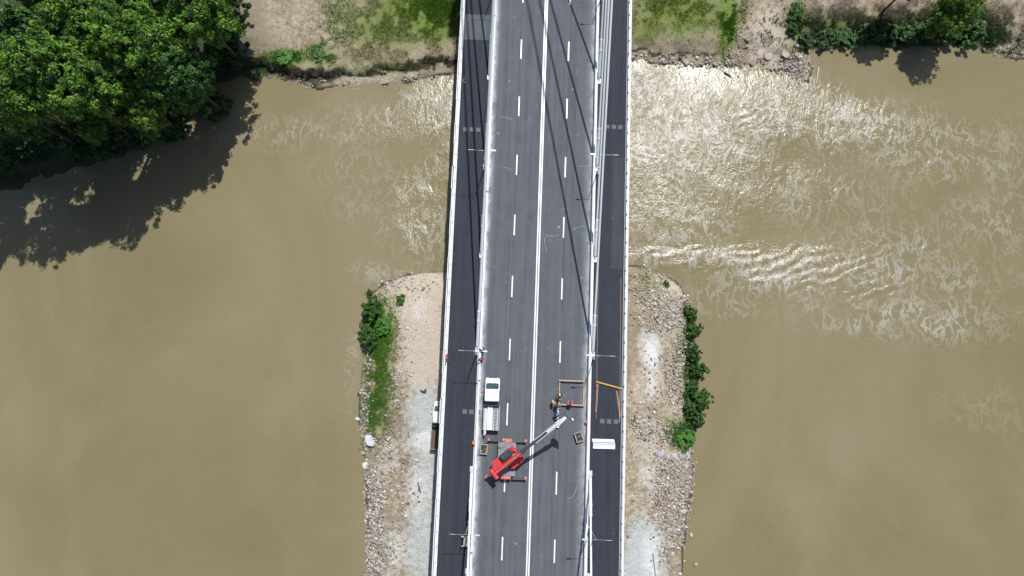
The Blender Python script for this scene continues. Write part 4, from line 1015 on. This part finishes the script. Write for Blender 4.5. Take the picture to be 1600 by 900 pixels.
# ================================================================== stones
ico = bmesh.new(); bmesh.ops.create_icosphere(ico, subdivisions=1, radius=1.0)
IV = np.array([v.co[:] for v in ico.verts]); IF = np.array([[v.index for v in f.verts] for f in ico.faces]); ico.free()
ico = bmesh.new(); bmesh.ops.create_icosphere(ico, subdivisions=2, radius=1.0)
IV2 = np.array([v.co[:] for v in ico.verts]); IF2 = np.array([[v.index for v in f.verts] for f in ico.faces]); ico.free()
def rubble(name, areas, n_, smin, smax, label, seed, inland=None):
    rs = np.random.RandomState(seed); pts = []
    tot = sum(a[4] * a[2] * a[3] for a in areas)
    for (px, py, rx_, ry_, wt) in areas:
        m_ = int(n_ * wt * rx_ * ry_ / tot); q = np.clip(rs.normal(size=(m_, 2)) * 0.62, -1.5, 1.5)
        c_ = at(px, py, -8.4); sc = FPX / (CAMLOC.z + 8.4)
        pts.append(np.column_stack([c_.x + q[:, 0] * rx_ / sc, c_.y + q[:, 1] * ry_ / sc]))
    P = np.vstack(pts); h_, dn, di = ground_h(P); d_ = np.maximum(dn, di)
    dens = fbm(P[:, 0], P[:, 1], 0.35)
    ok = (d_ > -0.5) & (np.abs(P[:, 0]) > 11.0) & (dens > 0.30 + 0.30 * rs.rand(len(P))); P = P[ok]; h_ = h_[ok]
    k = len(P); s_ = smin + (smax - smin) * rs.rand(k) ** 3.0
    J = IV[None] * (1 + 0.8 * (rs.rand(k, len(IV), 1) - 0.5)); J = J * (np.column_stack([1 + 0.5 * (rs.rand(k) - .5), 0.75 + 0.5 * (rs.rand(k) - .5), 0.65 + 0.5 * rs.rand(k)]) * s_[:, None])[:, None]
    a = rs.rand(k) * 6.283; ca, sa = np.cos(a)[:, None], np.sin(a)[:, None]
    X = J[..., 0] * ca - J[..., 1] * sa; Y = J[..., 0] * sa + J[..., 1] * ca
    V = np.stack([X + P[:, :1], Y + P[:, 1:2], J[..., 2] + (np.maximum(h_, WZ - 0.05) + 0.18 * s_)[:, None]], 2).reshape(-1, 3)
    F = (IF[None] + (np.arange(k) * len(IV))[:, None, None]).reshape(-1, 3)
    me = np_mesh(name, V, F, 'rock', np.repeat(np.clip(rs.normal(0.50, 0.27, k), 0, 1), len(IV)), 3)
    o = bpy.data.objects.new(name, me); link(o); return tag(o, label, 'rubble', None, 'stuff')
rubble('shore_rubble', [(592, 800, 24, 110, 2.2), (610, 760, 30, 90, 0.8), (585, 710, 18, 30, 1.2), (600, 440, 30, 14, 0.5), (640, 440, 40, 20, 0.25), (622, 610, 16, 80, 0.35), (570, 620, 8, 80, 0.8)], 9500, 0.05, 0.30, 'grey broken stone rubble along the left shore of the spit', 11)
rubble('spit_rubble', [(1062, 480, 26, 60, 2.0), (1050, 560, 28, 80, 2.0), (1020, 450, 40, 34, 1.0), (1012, 490, 24, 30, 1.2), (1058, 740, 28, 60, 2.0), (1040, 790, 45, 60, 1.0), (1052, 860, 22, 50, 2.0), (1030, 690, 50, 50, 0.7), (1005, 660, 24, 20, 0.7)], 15000, 0.04, 0.27, 'tan broken stone rubble over the right half of the spit', 12)
rubble('bank_stones', [(1070, 92, 90, 13, 1.4), (1180, 92, 50, 16, 1.2), (1248, 98, 20, 30, 2.6), (1155, 70, 10, 26, 1.2), (1580, 78, 30, 16, 0.8)], 2400, 0.05, 0.30, 'pale stones along the water edge right of the bridge', 13)
rubble('beach_gravel', [(560, 128, 70, 8, 2.0), (640, 118, 60, 9, 1.5), (480, 128, 30, 10, 1.0)], 2200, 0.04, 0.22, 'fine gravel at the foot of the left earth bank', 14)
rubble('field_stones', [(470, 40, 45, 50, 0.4), (640, 520, 36, 80, 0.5), (660, 760, 25, 130, 0.3)], 320, 0.04, 0.14, 'scattered small stones on the dry field and the sand', 15)
BV = []
for i in range(6):
    rs = np.random.RandomState(80 + i); J = IV2 * (1 + 0.10 * rs.randn(len(IV2), 1))
    for q in range(7):                                # flatten facets like broken rock
        d = rs.normal(size=3); d /= np.linalg.norm(d); t = J @ d; lim = 0.55 + 0.25 * rs.rand(); J = J - np.outer(np.clip(t - lim, 0, None), d)
    J = J * np.array([1.0, 0.8, 0.6]); BV.append(np_mesh('boulder', J, IF2, 'boulder', None, 3))
def boulder(px, py, s_, var, label, group, mat=None, sc=(1, 1, 1)):
    p = on_ground(px, py)
    o = bpy.data.objects.new('boulder', BV[var % 6]); link(o); o.location = (p.x, p.y, p.z + 0.15 * s_); o.scale = (s_ * sc[0], s_ * sc[1], s_ * sc[2]); o.rotation_euler = (0, 0, rnd.uniform(0, 6.28))
    if mat:
        o.data = o.data.copy(); o.data.materials[0] = MATS[mat]
    return tag(o, label, 'boulder', group)
boulder(580, 687, 1.15, 0, 'large white slab boulder on the left shore below the weeds', None, 'rock_white', (1, 1.2, 0.3))
boulder(571, 727, 0.62, 1, 'white boulder below the large slab on the left shore', None, 'rock_white', (1, 1.2, 0.35))
boulder(559, 655, 0.42, 2, 'white boulder at the water edge above the large slab', None, 'rock_white')
boulder(1174, 101, 0.50, 3, 'orange-brown boulder at the water edge right of the bridge', None, 'rock_orange')
boulder(1116, 101, 0.50, 4, 'dark-bottomed pale boulder at the water edge right of the bridge', None)
boulder(1245, 72, 0.52, 5, 'blue-grey boulder at the head of the stony point', None, 'rock_blue')
boulder(1202, 86, 0.95, 0, 'broad pale sandstone hump at the foot of the sandy track', None, 'sand_hump', (1, 1.25, 0.22))
boulder(1228, 84, 0.85, 1, 'broad pale hump between the sandy track and the stony point', None, 'sand_hump', (1, 1.25, 0.22))
boulder(1079, 835, 0.36, 2, 'lone boulder in the water by the right shore of the spit', None)
boulder(1085, 880, 0.46, 3, 'lone pale boulder in the water nearest the bottom edge', None)
boulder(1033, 710, 0.85, 4, 'blue-grey boulder on the right half of the spit', None, 'rock_blue', (1, 1, 0.6))
boulder(1074, 706, 0.7, 5, 'blue-grey boulder at the right shore below the shrubs', None, 'rock_blue', (1, 1, 0.6))
for k in range(46):
    y = rnd.uniform(700, 905); boulder(573 + rnd.uniform(2, 22) + (3 if y > 760 else -3), y, rnd.uniform(0.2, 0.2 + 0.38 * rnd.random()), k, 'grey riprap boulder on the left shore below the white slabs', 'riprap boulders on the left shore')
for k in range(40):
    y = rnd.uniform(700, 900); xr = np.interp(y, [700, 745, 790, 830, 860, 900], [1083, 1082, 1075, 1070, 1066, 1067]); boulder(xr - rnd.uniform(1, 26), y, rnd.uniform(0.18, 0.2 + 0.36 * rnd.random()), k, 'grey riprap boulder on the right shore below the shrubs', 'riprap boulders on the right shore')
for k in range(34):
    x = rnd.uniform(1000, 1262); boulder(x, np.interp(x, [1000, 1060, 1174, 1230, 1262], [93, 97, 97, 104, 112]) + rnd.uniform(-11, 3), rnd.uniform(0.16, 0.2 + 0.3 * rnd.random()), k, 'pale boulder in the stony water edge right of the bridge', 'boulders at the far water edge')

# driftwood and scrap
def log(px0, py0, px1, py1, z, r_, mat, label, name='driftwood_log', cat='log'):
    a = at(px0, py0, z); c_ = at(px1, py1, z); mid = (a + c_) / 2
    o = MB().tube(a - mid, (c_ - a) * 0.1, r_, r_ * 0.85, 8).tube((c_ - a) * 0.1, c_ - mid, r_ * 0.85, r_ * 0.5, 8).build(name, mat, None, (mid.x, mid.y, z + r_ * 0.6)); return tag(o, label, cat)
log(1279, 106, 1275, 131, WZ, 0.12, 'driftwood', 'pale driftwood log standing out of the water by the stony point')
log(1131, 113, 1143, 121, WZ, 0.16, 'timber_dark', 'dark drifting branch in the foam right of the bridge')
log(1021, 864, 1025, 900, -8.2, 0.09, 'driftwood', 'pale pole lying on the concrete near the bottom right of the spit', 'wooden_pole', 'pole')
def scrap(px, py, bars, label, name='dark_scrap'):
    p = on_ground(px, py, 0.06); q = MB()
    for (x0, y0, x1, y1, wd) in bars: q.beam((x0, y0, 0.05), (x1, y1, 0.14), wd, 0.14)
    tag(q.build(name, 'timber_dark', None, p), label, 'scrap')
scrap(662, 610, [(-0.5, 0.1, -0.2, -0.22, 0.14), (-0.22, -0.2, 0.42, -0.16, 0.26), (0.0, -0.15, 0.4, 0.25, 0.13)], 'dark tangled scrap lying on the grey gravel of the spit')
scrap(655, 762, [(-0.25, 0.8, 0.25, -0.65, 0.14), (0.0, 0.2, -0.12, -0.5, 0.10)], 'dark crossed planks on the grey gravel beside the bridge')

# ================================================================== people
def skin_mesh(name, V, Ed, rad, mat, root=0, sub=1):
    me = bpy.data.meshes.new(name); me.from_pydata(V, Ed, []); me.update()
    o = bpy.data.objects.new(name, me); link(o)
    md = o.modifiers.new('skin', 'SKIN')
    if not me.skin_vertices: 
        bpy.context.view_layer.objects.active = o
        with bpy.context.temp_override(object=o, active_object=o): bpy.ops.mesh.customdata_skin_add()
    for i, sv in enumerate(me.skin_vertices[0].data):
        r = rad[i]; sv.radius = r if hasattr(r, '__len__') else (r, r); sv.use_root = (i == root)
    md.use_smooth_shade = True; md.branch_smoothing = 0.4
    ss = o.modifiers.new('sub', 'SUBSURF'); ss.levels = sub; ss.render_levels = sub
    dg = bpy.context.evaluated_depsgraph_get()
    me2 = bpy.data.meshes.new_from_object(o.evaluated_get(dg)); me2.name = name
    bpy.data.objects.remove(o); me2.materials.clear(); me2.materials.append(MATS[mat])
    return me2
def person(px, py, z0, rz, label, jacket, trousers, hat, bend=0.0, crouch=0.0, reach=0.3, group=None):
    """standing figure facing +Y; bend tips the trunk forward, crouch folds the knees, reach swings the arms forward"""
    hipz = 0.93 - 0.42 * crouch
    J = {}
    J['pelvis'] = Vector((0, -0.05 - 0.16 * crouch, hipz))
    Rb = Matrix.Rotation(-bend, 3, 'X')
    def ub(x, y, z): return J['pelvis'] + Rb @ Vector((x, y, z))
    J['waist'] = ub(0, 0, 0.2); J['chest'] = ub(0, 0, 0.42); J['neck'] = ub(0, 0.01, 0.58)
    J['head0'] = ub(0, 0.03, 0.66); J['head1'] = ub(0, 0.05, 0.75); J['head2'] = ub(0, 0.03, 0.83)
    J['nose'] = ub(0, 0.145, 0.735)
    for s, q in ((-1, 'l'), (1, 'r')):
        J['sh' + q] = ub(s * 0.19, 0, 0.49)
        sh_ = J['sh' + q]
        sw = reach * (1.0 if s > 0 else 0.75)
        J['el' + q] = sh_ + Vector((s * 0.07, 0.27 * math.sin(sw), -0.27 * math.cos(sw)))
        J['wr' + q] = J['el' + q] + Vector((-s * 0.03, 0.25 * math.sin(sw + 0.5), -0.25 * math.cos(sw + 0.5)))
        dh = (J['wr' + q] - J['el' + q]).normalized()
        J['pa' + q] = J['wr' + q] + dh * 0.07
        for k in range(4):
            J['f%d%s' % (k, q)] = J['pa' + q] + dh * (0.075 + 0.012 * (1 - abs(k - 1.4))) + Vector(((k - 1.5) * 0.021, 0.012, -0.018))
        J['th' + q] = J['wr' + q] + dh * 0.06 + Vector((-s * 0.055, 0.02, 0))
        J['hp' + q] = J['pelvis'] + Vector((s * 0.10, 0, -0.06))
        J['kn' + q] = Vector((s * (0.12 + 0.05 * crouch), 0.03 + 0.24 * crouch, 0.50 - 0.06 * crouch))
        J['an' + q] = Vector((s * 0.12, -0.04 - 0.05 * crouch, 0.10)); J['to' + q] = Vector((s * 0.14, 0.17, 0.045))
    E_ = [('pelvis', 'waist'), ('waist', 'chest'), ('chest', 'neck'), ('neck', 'head0'), ('head0', 'head1'), ('head1', 'head2'), ('head1', 'nose')]
    for q in 'lr':
        E_ += [('chest', 'sh' + q), ('sh' + q, 'el' + q), ('el' + q, 'wr' + q), ('wr' + q, 'pa' + q), ('wr' + q, 'th' + q)] + [('pa' + q, 'f%d%s' % (k, q)) for k in range(4)]
        E_ += [('pelvis', 'hp' + q), ('hp' + q, 'kn' + q), ('kn' + q, 'an' + q), ('an' + q, 'to' + q)]
    RD = {'pelvis': (.14, .11), 'waist': (.13, .10), 'chest': (.15, .11), 'neck': .055, 'head0': .07, 'head1': .095, 'head2': .06, 'nose': .015, 'sh': .07, 'el': .045, 'wr': .032, 'pa': .036, 'th': .011, 'hp': .09, 'kn': .06, 'an': .042, 'to': .038}
    def rad(nm):
        if nm in RD: return RD[nm]
        if nm[0] == 'f' and nm[1].isdigit(): return .009
        return RD[nm[:2]]
    def sub(names, grow, mat, nm, root):
        idx = {k: i for i, k in enumerate(names)}
        V = [J[k] for k in names]; Ed = [(idx[a], idx[b_]) for a, b_ in E_ if a in idx and b_ in idx]
        rr = []
        for k in names:
            r = rad(k); rr.append(tuple(x + grow for x in r) if hasattr(r, '__len__') else r + grow)
        return skin_mesh(nm, V, Ed, rr, mat, idx[root])
    body = sub(list(J.keys()), 0.0, 'skin', 'person', 'pelvis')
    p = at(px, py, z0 + 0.9)
    o = bpy.data.objects.new('person', body); link(o); o.location = (p.x, p.y, z0); o.rotation_euler = (0, 0, rz); tag(o, label, 'person', group)
    def child(nm, me): c_ = bpy.data.objects.new(nm, me); link(c_); c_.parent = o; return c_
    child('jacket', sub(['pelvis', 'waist', 'chest', 'shl', 'ell', 'wrl', 'shr', 'elr', 'wrr'], 0.045, jacket, 'jacket', 'pelvis'))
    child('trousers', sub(['pelvis', 'hpl', 'knl', 'anl', 'hpr', 'knr', 'anr'], 0.03, trousers, 'trousers', 'pelvis'))
    for q in 'lr': child('boot', MB().beam(J['an' + q] + Vector((0, -0.08, -0.045)), J['to' + q] + Vector((0, 0.04, 0.005)), 0.11, 0.10, 0.03).build('tmpboot', 'black_rubber').data)
    for t in [x for x in bpy.data.objects if x.name.startswith('tmpboot')]: bpy.data.objects.remove(t)
    # helmet or hair: dome over the skull with a peak
    g = bmesh.new(); bmesh.ops.create_uvsphere(g, u_segments=14, v_segments=8, radius=0.128)
    bmesh.ops.delete(g, geom=[v for v in g.verts if v.co.z < -0.02], context='VERTS')
    hm = MB(); hm._add(g, (0, 0, 0))
    if hat.startswith('hat'): hm.tube((0, 0, -0.022), (0, 0, -0.006), 0.142, 0.14, 14).box((0, 0.14, -0.016), (0.14, 0.08, 0.014))
    hc = J['head1'] + Rb @ Vector((0, -0.012, 0.03))
    h_ = hm.build('helmet' if hat.startswith('hat') else 'hair', hat, o, hc, smooth=True); h_.rotation_euler = (-bend, 0, 0)
    return o
person(697.5, 556, 0.03, R(185), 'worker in red jacket and blue jeans bending at the left railing', 'cloth_red', 'jeans', 'hair_dark', 0.9, 0.25, 0.9)
person(753, 560, 0.0, R(150), 'worker in a maroon jacket at the left barrier ahead of the truck', 'cloth_maroon', 'cloth_navy', 'hair_dark', 0.5, 0.0, 0.6)
person(754, 549, 0.0, R(20), 'worker in dark navy clothes and white helmet by the left lamp post', 'cloth_navy', 'cloth_black', 'hat_white', 0.5, 0.2, 0.7)
person(863.5, 629, 0.0, R(-70), 'worker in cream shirt and yellow helmet left of the timber square', 'cloth_cream', 'cloth_navy', 'hat_yellow', 0.1, 0.0, 0.3)
person(875, 622, 0.0, R(10), 'worker in black jacket and white helmet at the timber square corner', 'cloth_black', 'cloth_yellow', 'hat_white', 0.7, 0.15, 0.9)
person(868.5, 636, 0.0, R(-60), 'worker in dark navy jacket beside the end of the white pole', 'cloth_navy', 'cloth_navy', 'hair_dark', 0.35, 0.0, 0.6)
person(868, 649, 0.0, R(-80), 'worker in a bright blue jacket beside the white pole', 'cloth_blue', 'cloth_navy', 'hair_dark', 0.45, 0.0, 0.7)
person(890.5, 633, 0.0, R(0), 'worker in a pink jacket at the lower beam of the timber square', 'cloth_pink', 'cloth_black', 'hair_dark', 0.45, 0.0, 0.8)
